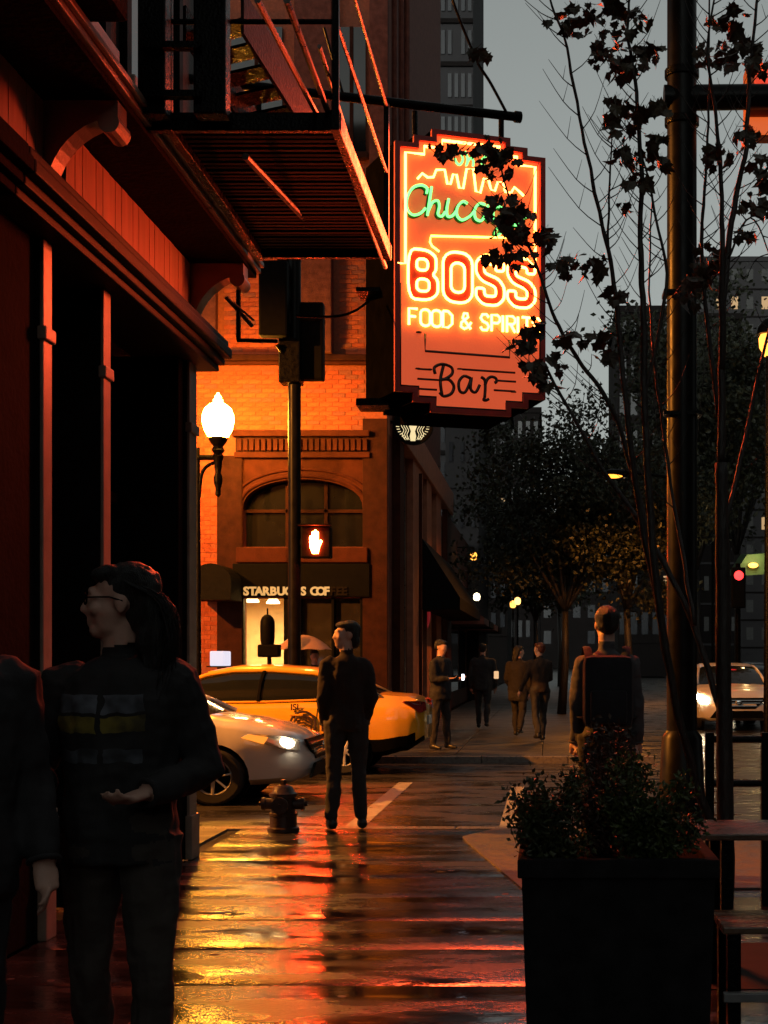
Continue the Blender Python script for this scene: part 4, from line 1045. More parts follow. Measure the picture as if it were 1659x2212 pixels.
    sk = [v for rg, m_ in src if rg == 'skin' for v in m_.v]; ks = kdtree.KDTree(len(sk))
    for i, v in enumerate(sk): ks.insert(v, i)
    ks.balance()
    tmp = allm.build('body', None, None)
    md = tmp.modifiers.new('r', 'REMESH'); md.mode = 'VOXEL'; md.voxel_size = voxel
    m2_ = tmp.modifiers.new('s', 'SMOOTH'); m2_.factor = .5; m2_.iterations = 3 if voxel > .01 else 2
    me_ = evaluated(tmp); bpy.data.objects.remove(tmp)
    me_.materials.clear()
    order = ['skin', 'top', 'bottom', 'shoe']
    for m_ in (M['skin'], top, bottom, M['shoe']): me_.materials.append(m_)
    vr = []
    for v in me_.vertices:
        vr.append(order.index(regs[kd.find(v.co)[1]]))
    nrm_ = [v.normal.copy() for v in me_.vertices]
    for v in me_.vertices:      # folds in the clothes
        if vr[v.index] in (1, 2):
            c3 = Vector((v.co.x * 9 + 3, v.co.y * 9, v.co.z * 5 + loc[0])); f_ = noise.noise(c3) * .016 + noise.noise(c3 * 2.3) * .009 + noise.noise(Vector((c3.x * 2, c3.y * 2, c3.z * 7))) * .004
            v.co += nrm_[v.index] * f_ * min(1, max(0, ks.find(v.co)[2] - .015) / .06)
        v.co *= s
    for p in me_.polygons:
        p.use_smooth = True
        ids = sorted(vr[i_] for i_ in p.vertices); p.material_index = ids[len(ids) // 2]
    bo = mkobj('body', me_, t)
    for cf in cuffs: MB().tube([v * s for v in cf], .0085 * s, 6, True).build('cuff', top, t, 'all', local=True)
    # hair
    hx = MB()
    if hair in ('short', 'long', 'bun', 'mid'):
        hx.ell(H((0, .034, .044)), (.083, .096, .082), rot); hx.ell(H((0, .062, .0)), (.074, .06, .07), rot)
    if hair == 'short': hx.ell(H((0, -.03, .085)), (.066, .06, .032), rot)
    if hair == 'bald': hx = None
    if hair in ('long', 'bun', 'mid'):
        hx.ell(H((0, -.02, .082)), (.070, .07, .034), rot)
    if hair == 'long':
        hx.ell(H((0, .075, -.02)), (.078, .062, .09), rot); hx.ell(H((.01, .095, -.12)), (.068, .045, .11), rot); hx.ell(H((.02, .10, -.2)), (.055, .035, .08), rot)
    if hair == 'mid': hx.ell(H((0, .07, -.05)), (.078, .05, .07), rot)
    if hair == 'cap':
        hx.ell(H((0, .015, .05)), (.088, .108, .075), rot); hx.ell(H((0, -.10, .05)), (.06, .06, .012), rot)
    if hx:
        tmp = hx.build('hair', None, None)
        md = tmp.modifiers.new('r', 'REMESH'); md.mode = 'VOXEL'; md.voxel_size = min(voxel, .012)
        m2_ = tmp.modifiers.new('s', 'SMOOTH'); m2_.factor = .5; m2_.iterations = 3
        mh = evaluated(tmp); bpy.data.objects.remove(tmp); mh.materials.clear(); mh.materials.append(hair_mat or M['hair'])
        nrm_ = [v.normal.copy() for v in mh.vertices]
        for v in mh.vertices:
            c3 = Vector((v.co.x * 60, v.co.y * 60, v.co.z * 12)); v.co += nrm_[v.index] * (noise.noise(c3) * .006); v.co *= s
        for p in mh.polygons: p.use_smooth = True
        mkobj('hair', mh, t)
    if strands:
        hs_ = MB(); r3 = random.Random(9)
        for i_ in range(170):
            a = r3.uniform(-1, 1); sw = r3.uniform(-.02, .02); L_ = r3.uniform(.16, .34)
            q = [H((a * .05, -.045 + .03 * abs(a) + r3.uniform(-.01, .01), .112 - .03 * abs(a))), H((a * .088, .04, .10 - .05 * abs(a))), H((a * .09 + sw, .135 + r3.uniform(-.006, .02), -.01)), H((a * .085 + sw * 2, .155 + r3.uniform(-.03, .02), -.01 - L_ * .6)), H((a * .07 + sw * 3, .14 + r3.uniform(-.04, .03), -.02 - L_))]
            hs_.tube([p * s for p in catmull(q, 4)], [.0022 * s * (1 - .6 * k_ / 16) for k_ in range(17)], 4)
        o_ = hs_.build('hair_strands', M['hair'], t, 'all', local=True); o_['kind'] = 'stuff'
    if glasses:
        gm_ = M['black']
        for sx in (-1, 1):
            MB().tube([H((sx * .034 + .022 * math.cos(q), -.099, .008 + .017 * math.sin(q))) * s for q in [2 * math.pi * i_ / 12 for i_ in range(12)]], .0028 * s, 6, True).build('glasses_rim', gm_, t, 'all', local=True)
            MB().tube([H((sx * .056, -.098, .012)) * s, H((sx * .078, -.02, .012)) * s, H((sx * .08, .02, .0)) * s], .0028 * s, 6).build('glasses_temple', gm_, t, 'all', local=True)
        MB().tube([H((-.012, -.102, .01)) * s, H((.012, -.102, .01)) * s], .0028 * s, 6).build('glasses_bridge', gm_, t, local=True)
    return t, s

# sweater with printed bands across the front
def sweater():
    m = cloth('striped_sweater', (.022, .020, .021)); nt = m.node_tree; b = nt.nodes['Principled BSDF']; L = nt.links
    tc = nt.nodes.new('ShaderNodeTexCoord'); sx = nt.nodes.new('ShaderNodeSeparateXYZ'); L.new(tc.outputs['Object'], sx.inputs[0])
    def rng(out, a, b_):
        g = nt.nodes.new('ShaderNodeMath'); g.operation = 'GREATER_THAN'; g.inputs[1].default_value = a; L.new(out, g.inputs[0])
        l = nt.nodes.new('ShaderNodeMath'); l.operation = 'LESS_THAN'; l.inputs[1].default_value = b_; L.new(out, l.inputs[0])
        q = nt.nodes.new('ShaderNodeMath'); q.operation = 'MULTIPLY'; L.new(g.outputs[0], q.inputs[0]); L.new(l.outputs[0], q.inputs[1]); return q.outputs[0]
    def mul(a, b_):
        q = nt.nodes.new('ShaderNodeMath'); q.operation = 'MULTIPLY'; L.new(a, q.inputs[0]); L.new(b_, q.inputs[1]); return q.outputs[0]
    wob = nt.nodes.new('ShaderNodeTexNoise'); wob.inputs['Scale'].default_value = 14; L.new(tc.outputs['Object'], wob.inputs['Vector'])
    zz_ = nt.nodes.new('ShaderNodeMath'); zz_.operation = 'MULTIPLY_ADD'; zz_.inputs[1].default_value = .03; L.new(wob.outputs['Fac'], zz_.inputs[0]); L.new(sx.outputs['Z'], zz_.inputs[2])
    xx_ = nt.nodes.new('ShaderNodeMath'); xx_.operation = 'MULTIPLY_ADD'; xx_.inputs[1].default_value = .05; L.new(wob.outputs['Fac'], xx_.inputs[0]); L.new(sx.outputs['X'], xx_.inputs[2])
    wear = nt.nodes.new('ShaderNodeMapRange'); wear.inputs['From Min'].default_value = .36; wear.inputs['From Max'].default_value = .6; wear.inputs['To Min'].default_value = .25; L.new(wob.outputs['Fac'], wear.inputs['Value'])
    fold = mul(rng(xx_.outputs[0], -.145, -.012), wear.outputs[0]); fold2 = mul(rng(xx_.outputs[0], .004, .115), wear.outputs[0])
    fs = nt.nodes.new('ShaderNodeMath'); fs.operation = 'ADD'; L.new(fold, fs.inputs[0]); L.new(fold2, fs.inputs[1])
    front = mul(rng(sx.outputs['Y'], -1, -.03), fs.outputs[0])
    last = b.inputs['Base Color'].links[0].from_socket
    for z0, z1, c in ((1.305, 1.36, (.15, .165, .20)), (1.245, 1.295, (.27, .21, .04)), (1.155, 1.195, (.095, .105, .125))):
        mx = nt.nodes.new('ShaderNodeMix'); mx.data_type = 'RGBA'; L.new(mul(front, rng(zz_.outputs[0], z0, z1)), mx.inputs['Factor'])
        L.new(last, mx.inputs['A']); mx.inputs['B'].default_value = c + (1,); last = mx.outputs['Result']
    L.new(last, b.inputs['Base Color']); return m
c_black = cloth('black_cloth', (.024, .022, .024)); c_jean = cloth('dark_jeans', (.022, .019, .019)); c_grey = cloth('grey_shirt', (.07, .066, .072)); c_brown = cloth('brown_coat', (.009, .006, .0055))
c_navy = cloth('navy_coat', (.012, .012, .016)); c_maroon = cloth('maroon_shirt', (.016, .007, .006)); c_tan = cloth('tan_trousers', (.06, .048, .04))

# woman walking towards the camera, looking to her right
wp = Vector((-1.32, 4.29, 0))
person('woman with long dark hair and striped sweater walking past, her face turned aside', tuple(wp), 1.735, R(4), sweater(), c_tan, head_yaw=R(-86), hair='long', voxel=.0072, glasses=True, bulk=.018, wid=.92, strands=True, coat_len=.84,
       armR=((.09, .04, -.28), (-.055, -.185, -.325)), armL=((-.10, .03, -.28), (-.02, -.20, -.34)),
       legR=((.105, -.06, .50), (.11, -.02, .09)), legL=((-.10, .02, .50), (-.12, .16, .12)))
# person at the edge of the picture
person('person in black at the very edge of the picture, beside the shopfront', (-1.68, 3.85, 0), 1.74, R(30), c_black, c_black, hair='short', voxel=.012, bulk=.03, armR=((.05, .02, -.28), (.06, -.08, -.50)))
# man waiting at the kerb, hands in pockets
person('bearded man standing at the kerb in dark clothes with hands in pockets', (fx(748, 11.82), 11.82, 0), 1.77, R(196), c_maroon, c_black, head_yaw=R(98), hair='mid', voxel=.013, bulk=.008, coat_len=.84, wid=.86,
       armR=((.055, .04, -.28), (.015, -.09, -.49)), armL=((-.055, .04, -.28), (-.015, -.09, -.49)),
       legR=((.105, -.01, .50), (.12, .02, .09)), legL=((-.105, -.01, .50), (-.13, .02, .09)))
# man with the backpack, walking away
bpz = Vector((fx(1310, 9.4), 9.4, 0))
person('man in grey shirt walking away with a backpack, behind the planter', tuple(bpz), 1.80, R(180), c_grey, c_black, hair='short', voxel=.012, bulk=.004, wid=.84, head_yaw=R(6),
       armR=((.05, .0, -.28), (.055, -.06, -.52)), armL=((-.05, .0, -.28), (-.055, -.06, -.52)))
bk = thing('backpack', 'dark backpack worn by the man in the grey shirt', 'backpack', (bpz.x, bpz.y - .23, 1.05))
cbk = cloth('backpack_cloth', (.011, .011, .016))
MB().box((bpz.x - .165, bpz.y - .34, 1.0), (bpz.x + .165, bpz.y - .135, 1.48), .06).build('bag', cbk, bk, True)
MB().box((bpz.x - .12, bpz.y - .39, 1.03), (bpz.x + .12, bpz.y - .33, 1.25), .025).build('pocket', cbk, bk, True)
for sx in (-1, 1):
    MB().tube(catmull([(bpz.x + sx * .12, bpz.y - .15, 1.46), (bpz.x + sx * .135, bpz.y - .02, 1.535), (bpz.x + sx * .14, bpz.y + .13, 1.46), (bpz.x + sx * .16, bpz.y + .17, 1.25), (bpz.x + sx * .19, bpz.y + .05, 1.08), (bpz.x + sx * .15, bpz.y - .15, 1.06)], 4), [(.028, .008)] * 21, 6).build('strap', cbk, bk, True)
# people further down the pavement
person('person in a dark coat looking at a phone beside the taxi tail', (fx(952, 22.4), 22.4, 0), 1.76, R(60), c_navy, c_black, voxel=.018, head_tilt=R(14), hair='short', bulk=.03,
       armR=((.06, -.02, -.27), (.0, -.24, -.25)), armL=((-.06, -.02, -.27), (.05, -.24, -.25)), legR=((.11, -.04, .5), (.13, -.05, .09)), legL=((-.11, .02, .5), (-.13, .06, .09)))
ph_m = glow('phone_glow', (.9, .92, 1), 4)
pho = Vector((fx(1000, 22.3), 22.3, fz(1463, 22.3)))
tag(MB().box(pho - Vector((.02, .006, .05)), pho + Vector((.02, .006, .05)), .004).build('phone', ph_m, None), 'lit phone held by the person in the dark coat', 'phone')
person('person in black walking down the middle of the far pavement', (fx(1043, 29), 29, 0), 1.78, R(175), c_black, c_black, voxel=.02, hair='short', bulk=.03, legR=((.1, -.1, .5), (.1, -.12, .1)), legL=((-.1, .05, .5), (-.1, .2, .14)))
bagp = Vector((fx(1072, 28.9), 28.9, fz(1458, 28.9)))
tag(MB().box(bagp - Vector((.05, .02, .08)), bagp + Vector((.05, .02, .08)), .02).build('carrier_bag', glow('bag_glow', (1, .6, .3), .9), None), 'small bright bag held by the person in black', 'bag')  # bag glows by itself, its brightness put into emission
person('person in a brown coat walking beside a red haired companion', (fx(1120, 26), 26, 0), 1.70, R(165), c_brown, c_jean, voxel=.018, hair='long', bulk=.03, coat_len=.70, lean=.05, head_yaw=R(-35), armR=((.05, .02, -.27), (.03, -.2, -.40)), armL=((-.06, .05, -.28), (-.03, .0, -.53)), legR=((.1, -.13, .5), (.1, -.16, .1)), legL=((-.1, .06, .5), (-.09, .24, .16)))
person('red haired person with bare arms on the far pavement', (fx(1166, 24.5), 24.5, 0), 1.74, R(200), cloth('rust_top', (.018, .009, .007)), c_black, voxel=.02, hair='short', bulk=.02, hair_mat=mat('red_hair', (.12, .03, .015), .5), wid=.9, coat_len=.88, lean=.03, head_yaw=R(30), armR=((.09, 0, -.26), (.17, -.05, -.48)), armL=((-.04, -.04, -.27), (.06, -.2, -.32)), legR=((.1, .06, .5), (.11, .22, .15)), legL=((-.1, -.1, .5), (-.1, -.13, .1)))
# person under the umbrella
up = Vector((fx(660, 22.3), 22.3, 0))
person('person in dark clothes standing under the umbrella behind the taxi', (up.x + .12, 22.45, 0), 1.60, R(20), c_navy, c_black, voxel=.02, hair='short', bulk=.03, armR=((.05, -.05, -.25), (-.10, -.2, -.12)))
um = thing('umbrella', 'dull pink umbrella held up behind the taxi roof', 'umbrella', (up.x, up.y, 1.0))
uc = Vector((fx(655, 22.2), 22.2, fz(1404, 22.2))); UR = 62 / F * 22.2
um_m = mat('umbrella_cloth', (.30, .17, .15), .5, var=.12, nscale=4)
can = MB(); seg = 16; rr_ = 5
for i in range(rr_ + 1):
    f_ = i / rr_
    for k_ in range(seg):
        a = 2 * math.pi * k_ / seg; sc = UR * f_ * (1 - (.05 if k_ % 2 else 0) * f_)
        can.v.append(uc + Vector((math.cos(a) * sc, math.sin(a) * sc * .9, .24 * (1 - f_ ** 2) - (.0 if k_ % 2 == 0 else -.015) * f_)))
for i in range(rr_):
    for k_ in range(seg):
        l = (k_ + 1) % seg; can.f.append([i*seg+k_, i*seg+l, (i+1)*seg+l, (i+1)*seg+k_])
can.build('canopy', um_m, um, True)
MB().tube([uc + Vector((0, 0, .3)), uc + Vector((0, 0, -.62))], .009, 6).build('shaft', M['iron'], um)
for k_ in range(8):
    a = 2 * math.pi * k_ / 8
    MB().tube([uc + Vector((0, 0, .2)), uc + Vector((math.cos(a) * UR * .6, math.sin(a) * UR * .54, .13)), uc + Vector((math.cos(a) * UR * .97, math.sin(a) * UR * .87, -.015))], .005, 5).build('rib', M['iron'], um)

# ------------------------------------------------------------------ small street furniture
hp_ = Vector((fx(612, 11.75), 11.75, 0))
hy = thing('fire_hydrant', 'squat dark red fire hydrant on the kerb in front of the white car', 'hydrant', tuple(hp_))
hy_m = mat('hydrant_paint', (.03, .012, .01), .4, var=.3, nscale=14, bump=.2, bscale=50, rvar=.1)
MB().lathe([(.135, 0), (.135, .03), (.115, .04), (.112, .13), (.122, .135), (.122, .155), (.10, .16), (.10, .29), (.118, .295), (.118, .32), (.10, .33), (.075, .375), (.03, .395)], hp_, 'Z', 20).build('barrel', hy_m, hy, True)
MB().lathe([(.028, .39), (.028, .43), (.02, .435)], hp_, 'Z', 5).build('top_nut', hy_m, hy)
for d_ in ((1, 0), (-1, 0), (0, -1)):
    v = Vector((d_[0], d_[1], 0)); r_ = .055 if d_[1] == 0 else .07
    c2 = MB().tube([hp_ + v * .08 + Vector((0, 0, .23)), hp_ + v * .15 + Vector((0, 0, .23)), hp_ + v * .151 + Vector((0, 0, .23)), hp_ + v * .18 + Vector((0, 0, .23))], [r_ * .85, r_ * .85, r_, r_], 14).build('outlet_cap', hy_m, hy, True)
    MB().tube([hp_ + v * .18 + Vector((0, 0, .23)), hp_ + v * .205 + Vector((0, 0, .23))], .02, 5).build('cap_nut', hy_m, c2)
pm0 = Vector((fx(582, 21.5), 21.5, 0))
pk = thing('parking_meter', 'domed parking meter dark against the lit cafe window', 'parking meter', tuple(pm0))
zt = fz(1392, 21.5)
MB().tube([pm0, pm0 + Vector((0, 0, zt - .1))], .035, 10).build('post', M['iron'], pk, True)
MB().box((pm0.x - .17, 21.4, zt - .2), (pm0.x + .17, 21.6, zt), .03).build('housing', M['black'], pk)
for dx, dh in ((-.03, 0), ):
    MB().lathe([(.10, 0), (.11, .06), (.115, .26), (.11, .36), (.085, .42), (.045, .455), (.01, .465)], pm0 + Vector((dx, 0, zt)), 'Z', 18).build('meter_head', M['black'], pk, True)
    MB().tube([pm0 + Vector((dx, 0, zt + .46)), pm0 + Vector((dx, 0, zt + .56))], .012, 6).build('antenna', M['black'], pk)
# ------------------------------------------------------------------ planter and its plants
pp = thing('planter', 'tall black planter box standing at the sidewalk edge', 'planter', (fx(1333, 5.1), 5.3, 0))
x0, x1 = fx(1127, 5.0), fx(1545, 5.0); ztop = fz(1856, 5.0)
pl_m = mat('planter_black', (.02, .019, .02), .85, spec=.04, var=.35, nscale=10, bump=.15, bscale=40)
bm_ = MB()
for (za_, in_) in ((0.03, .02), (ztop - .07, 0.0)):
    bm_.v += [Vector(p) for p in ((x0 + in_, 5.0 + in_, za_), (x1 - in_, 5.0 + in_, za_), (x1 - in_, 5.62 - in_, za_), (x0 + in_, 5.62 - in_, za_))]
bm_.f = [[0, 3, 2, 1], [4, 5, 6, 7], [0, 1, 5, 4], [1, 2, 6, 5], [2, 3, 7, 6], [3, 0, 4, 7]]
bm_.build('box', pl_m, pp)
for a, b_ in (((x0 - .015, 4.985), (x1 + .015, 5.03)), ((x0 - .015, 5.59), (x1 + .015, 5.635)), ((x0 - .015, 5.031), (x0 + .03, 5.589)), ((x1 - .03, 5.031), (x1 + .015, 5.589))):
    MB().box((a[0], a[1], ztop - .068), (b_[0], b_[1], ztop), .006).build('rim', pl_m, pp)
MB().box((x0 + .03, 5.03, ztop - .069), (x1 - .03, 5.59, ztop - .03)).build('soil', mat('soil', (.006, .005, .004), .95, spec=.02), pp)
for x in (x0 + .05, x1 - .1):
    for y in (5.05, 5.52): MB().box((x, y, 0), (x + .05, y + .05, .029)).build('foot', pl_m, pp)
rv = random.Random(11)
def leafquad(mb, c, L_, w_, d_, up_):
    d_ = d_.normalized(); sd_ = d_.cross(up_)
    sd_ = sd_.normalized() if sd_.length > 1e-3 else d_.orthogonal().normalized()
    n_ = len(mb.v); nn = sd_.cross(d_)
    mb.v += [c, c + d_ * L_ * .45 + sd_ * w_ + nn * L_ * .06, c + d_ * L_ - nn * L_ * .08, c + d_ * L_ * .45 - sd_ * w_ + nn * L_ * .06]
    mb.f += [[n_, n_+1, n_+2], [n_, n_+2, n_+3]]
def rdir(): return Vector((rv.gauss(0, 1), rv.gauss(0, 1), rv.gauss(0, 1))).normalized()
def shrub(label, cx_, cy_, z, rx, rz, n_, leafm, L_=.05, group='plants in the black planter'):
    t = thing('shrub', label, 'shrub', (cx_, cy_, z), 0, group)
    st_ = MB(); fo = MB()
    for i in range(14):
        a = rv.uniform(0, 6.28); tip = Vector((cx_ + math.cos(a) * rx * rv.uniform(.2, .9), cy_ + math.sin(a) * rx * .7 * rv.uniform(.2, .9), z + rz * rv.uniform(.2, 1.15)))
        pts = catmull([(cx_ + rv.uniform(-.04, .04), cy_ + rv.uniform(-.04, .04), z), tuple(Vector((cx_, cy_, z)).lerp(tip, .5) + rdir() * .03), tuple(tip)], 4)
        st_.tube(pts, [.006 * (1 - .7 * q / (len(pts) - 1)) for q in range(len(pts))], 5)
        for q in range(n_ // 14):
            p = pts[rv.randrange(2, len(pts))] + rdir() * rv.uniform(.01, .07)
            leafquad(fo, p, L_ * rv.uniform(.6, 1.4), L_ * .28, rdir() + Vector((0, 0, .3)), rdir())
    st_.build('stem', M['bark'], t); fo.build('foliage', leafm, t)
    return t
sh_b = mat('green_shrub_leaf', (.055, .075, .018), .5, var=.5, nscale=8)
shrub('bushy green plant at the right end of the planter', fx(1405, 5.12), 5.12, ztop - .04, .24, .34, 5200, sh_b, .026)
shrub('dark trailing plant at the left end of the planter', fx(1195, 5.12), 5.12, ztop - .04, .18, .30, 3200, M['shrub'], .026)
shrub('thin reddish plant in the middle of the planter', fx(1300, 5.35), 5.38, ztop - .04, .22, .50, 2600, mat('red_leaf', (.06, .035, .02), .5, var=.5), .024)

# ------------------------------------------------------------------ young tree in front of the sign
TY = 6.6
tr = thing('young_maple_tree', 'young bare limbed maple with a few dark leaves, in front of the neon sign', 'tree', (fx(1566, TY), TY, 0))
def br(name, pts, w0, w1, parent, Yd=TY, wig=1.0):
    w = catmull([P(x, y, Yd + dy) for x, y, dy in pts], 6); n_ = len(w)
    for i, p in enumerate(w):
        if 0 < i < n_ - 1: p += Vector((noise.noise(p * 9), noise.noise(p * 9 + Vector((9, 0, 0))), 0)) * .008 * wig
    return MB().tube(w, [(w0 + (w1 - w0) * i / (n_ - 1)) / F * Yd / 2 * (.62 if name == 'limb' else .9) * (1 + .16 * noise.noise(w[i] * 23)) for i in range(n_)], 7).build(name, M['bark'], parent, 'all'), w
trunk_pts = [(1566, 2082, 0), (1568, 1800, 0), (1564, 1500, 0), (1562, 1250, 0), (1558, 1000, 0)]
trunk, _ = br('trunk', trunk_pts, 46, 32, tr, wig=.4)
limbs = [([(1558, 1000, 0), (1560, 800, 0), (1566, 600, 0), (1588, 430, .05), (1611, 320, .05), (1619, 160, .1), (1632, 40, .1), (1640, -40, .1)], 30, 8),
         ([(1560, 800, 0), (1560, 560, -.1), (1558, 400, -.1), (1547, 250, -.15), (1530, 120, -.2), (1545, -30, -.2)], 22, 6),
         ([(1552, 900, .1), (1520, 620, .2), (1516, 500, .2), (1524, 380, .2), (1531, 200, .25), (1531, -30, .25)], 18, 6),
         ([(1562, 1560, 0), (1490, 1330, .1), (1404, 1165, .2), (1340, 1070, .3), (1299, 1009, .3), (1234, 894, .35), (1199, 829, .35), (1178, 790, .35)], 24, 9),
         ([(1404, 1165, .2), (1350, 960, .3), (1307, 852, .3), (1251, 780, .3), (1200, 690, .3), (1168, 595, .3), (1148, 545, .3), (1112, 470, .3), (1092, 400, .3), (1076, 330, .3)], 20, 6),
         ([(1562, 1850, 0), (1490, 1640, -.1), (1430, 1350, -.2), (1398, 1000, -.2), (1389, 680, -.2), (1384, 520, -.2), (1386, 360, -.2), (1374, 200, -.2), (1356, 70, -.2), (1366, -40, -.2)], 34, 7),
         ([(1440, 1400, -.1), (1385, 1120, 0), (1352, 880, 0), (1336, 700, .1), (1314, 540, .1), (1291, 440, .1), (1258, 280, .1), (1224, 104, .1), (1188, 0, .1), (1180, -50, .1)], 24, 6),
         ([(1392, 860, -.2), (1440, 620, -.2), (1420, 480, -.2), (1398, 380, -.2), (1380, 300, -.2)], 14, 5),
         ([(1314, 540, .1), (1316, 430, .1), (1320, 330, .1), (1322, 290, .1)], 10, 4),
         ([(1562, 1150, 0), (1610, 950, .1), (1640, 800, .1), (1680, 640, .1)], 20, 8),
         ([(1572, 560, .0), (1620, 470, 0), (1665, 560, 0)], 9, 4),
         ([(1500, 1350, 0), (1450, 1050, .4), (1416, 800, .4), (1402, 600, .4), (1410, 420, .4)], 16, 5)]
paths = []
for pts, a, b_ in limbs:
    o, w = br('limb', pts, a, b_, tr); paths.append((o, w))
rt = random.Random(5)
for o, w in paths:
    tw = MB(); n_ = 0
    for i in range(4, len(w) - 1):
        if rt.random() < .62 and w[i].z > 2.1:
            d_ = (w[i+1] - w[i]).normalized(); sd_ = Vector((rt.choice((-1, 1)), rt.uniform(-.6, .6), rt.uniform(.1, .6))).normalized()
            L_ = rt.uniform(.10, .32); a = w[i]; q = [a, a + (d_ * .4 + sd_ * .7) * L_ * .5, a + (d_ * .75 + sd_ * .75) * L_]
            tw.tube(catmull(q, 3), [.0034, .003, .0026, .0022, .0018, .0015, .001], 4); n_ += 1
            if rt.random() < .5:
                m_ = q[1]; tw.tube([m_, m_ + (d_ - sd_ * .5 + Vector((0, 0, .3))) * L_ * .35], [.0018, .0008], 4)
    if n_:
        q = tw.build('twigs', M['bark'], o); q['kind'] = 'stuff'
def maple(seed):
    r2 = random.Random(seed); mb = MB()
    tips = [(x + r2.uniform(-.05, .05), y + r2.uniform(-.05, .05)) for x, y in ((0, .0), (-.2, .02), (-.46, -.06), (-.42, .16), (-.62, .38), (-.44, .48), (-.46, .68), (-.24, .66), (0, 1.0), (.24, .66), (.46, .68), (.44, .48), (.62, .38), (.42, .16), (.46, -.06), (.2, .02))]
    bend, cup = r2.uniform(.15, .5), r2.uniform(-.4, .6)
    def pt(x, y): return Vector((x, y, -bend * y * y + cup * abs(x) * .4 + r2.uniform(-.03, .03)))
    mb.v = [pt(0, .3)] + [pt(x, y) for x, y in tips]
    n_ = len(tips); mb.f = [[0, 1 + i, 1 + (i + 1) % n_] for i in range(n_)]
    mb.tube([(0, 0, 0), (0, -.18, .05), (0, -.42, .2)], .012, 4)
    me_ = mb.mesh('leaf'); me_.materials.append(M['leaf']); return me_
leaves = [maple(i) for i in range(7)]
clus = [(963, 320, 34, 16, 5, .3), (1051, 312, 34, 22, 7, .3), (1082, 345, 30, 26, 7, .3), (1043, 362, 22, 14, 3, .3), (1087, 447, 40, 26, 9, .3), (1125, 462, 24, 20, 5, .3), (1098, 505, 30, 22, 6, .3), (1168, 517, 30, 22, 6, .3), (1080, 552, 30, 14, 4, .3),
        (1124, 556, 28, 14, 4, .3), (1141, 708, 34, 20, 6, .3), (1123, 742, 24, 12, 3, .3), (1145, 795, 26, 20, 4, .3), (1188, 800, 32, 34, 7, .35), (1231, 566, 30, 22, 5, .1), (1288, 574, 26, 22, 5, .1), (1339, 628, 20, 16, 3, .1), (1235, 728, 24, 14, 4, .3),
        (1295, 732, 34, 16, 5, .3), (1307, 770, 16, 14, 2, .3), (1231, 36, 38, 28, 8, .1), (1315, 34, 50, 38, 13, -.1), (1383, 44, 22, 12, 3, -.2), (1339, 118, 46, 36, 12, -.1), (1400, 104, 26, 18, 5, -.2), (1340, 150, 22, 14, 3, -.1),
        (1351, 256, 40, 30, 10, -.2), (1337, 216, 22, 14, 3, -.2), (1415, 232, 22, 14, 4, -.2), (1355, 332, 26, 20, 5, -.2), (1419, 305, 18, 16, 4, -.2), (1422, 345, 20, 14, 3, -.2), (1379, 385, 24, 18, 4, -.2), (1347, 440, 14, 8, 2, .1), (1040, 108, 20, 12, 4, .3),
        (1567, 36, 32, 28, 7, -.2), (1547, 118, 36, 28, 8, .2), (1605, 112, 32, 26, 7, .1), (1640, 130, 24, 20, 4, .1), (1611, 288, 20, 18, 4, 0), (1555, 330, 26, 22, 6, -.1), (1645, 350, 28, 20, 5, .1), (1635, 440, 34, 26, 8, 0), (1611, 506, 18, 12, 3, 0),
        (1531, 556, 28, 32, 8, .2), (1512, 610, 24, 20, 5, .2), (1480, 640, 24, 20, 4, .2), (1650, 390, 20, 14, 3, 0)]
nl = 0
for cx_, cy_, rx, ry, n_, dy in clus:
    for i in range(int(n_ * 1.0)):
        if nl >= 298: break
        a = rt.uniform(0, 6.28); q = math.sqrt(rt.random())
        p = P(cx_ + rx * q * math.cos(a), cy_ + ry * q * math.sin(a), TY + dy + rt.uniform(-.12, .12))
        o = bpy.data.objects.new('leaf', rt.choice(leaves)); COL.objects.link(o); o.parent = tr; o.location = p - Vector(tr.location)
        sc = rt.uniform(.05, .088); o.scale = (sc, sc, sc)
        o.rotation_euler = (R(rt.uniform(-150, -60)), R(rt.uniform(-40, 40)), R(rt.uniform(0, 360))); nl += 1
ex = MB(); lvm = leaves[0]
for cx_, cy_, rx, ry, n_, dy in clus:
    for i in range(int(n_ * 2.4)):
        a = rt.uniform(0, 6.28); q = math.sqrt(rt.random()); me_ = rt.choice(leaves)
        p = P(cx_ + rx * 1.4 * q * math.cos(a), cy_ + ry * 1.3 * q * math.sin(a), TY + dy + rt.uniform(-.15, .15)); sc = rt.uniform(.028, .062)
        ro = Matrix.Rotation(rt.uniform(0, 6.28), 3, 'Z') @ Matrix.Rotation(R(rt.uniform(-150, -50)), 3, 'X'); n0 = len(ex.v)
        ex.v += [p + ro @ (v.co * sc) for v in me_.vertices]; ex.f += [[n0 + i_ for i_ in pl.vertices] for pl in me_.polygons]
o = ex.build('small_leaves', M['leaf'], tr); o['kind'] = 'stuff'
MB().box((tr.location.x - .5, TY - .5, -.004), (tr.location.x + .5, TY + .5, .004)).build('tree_pit', mat('pit_soil', (.03, .022, .018), .9), tr)

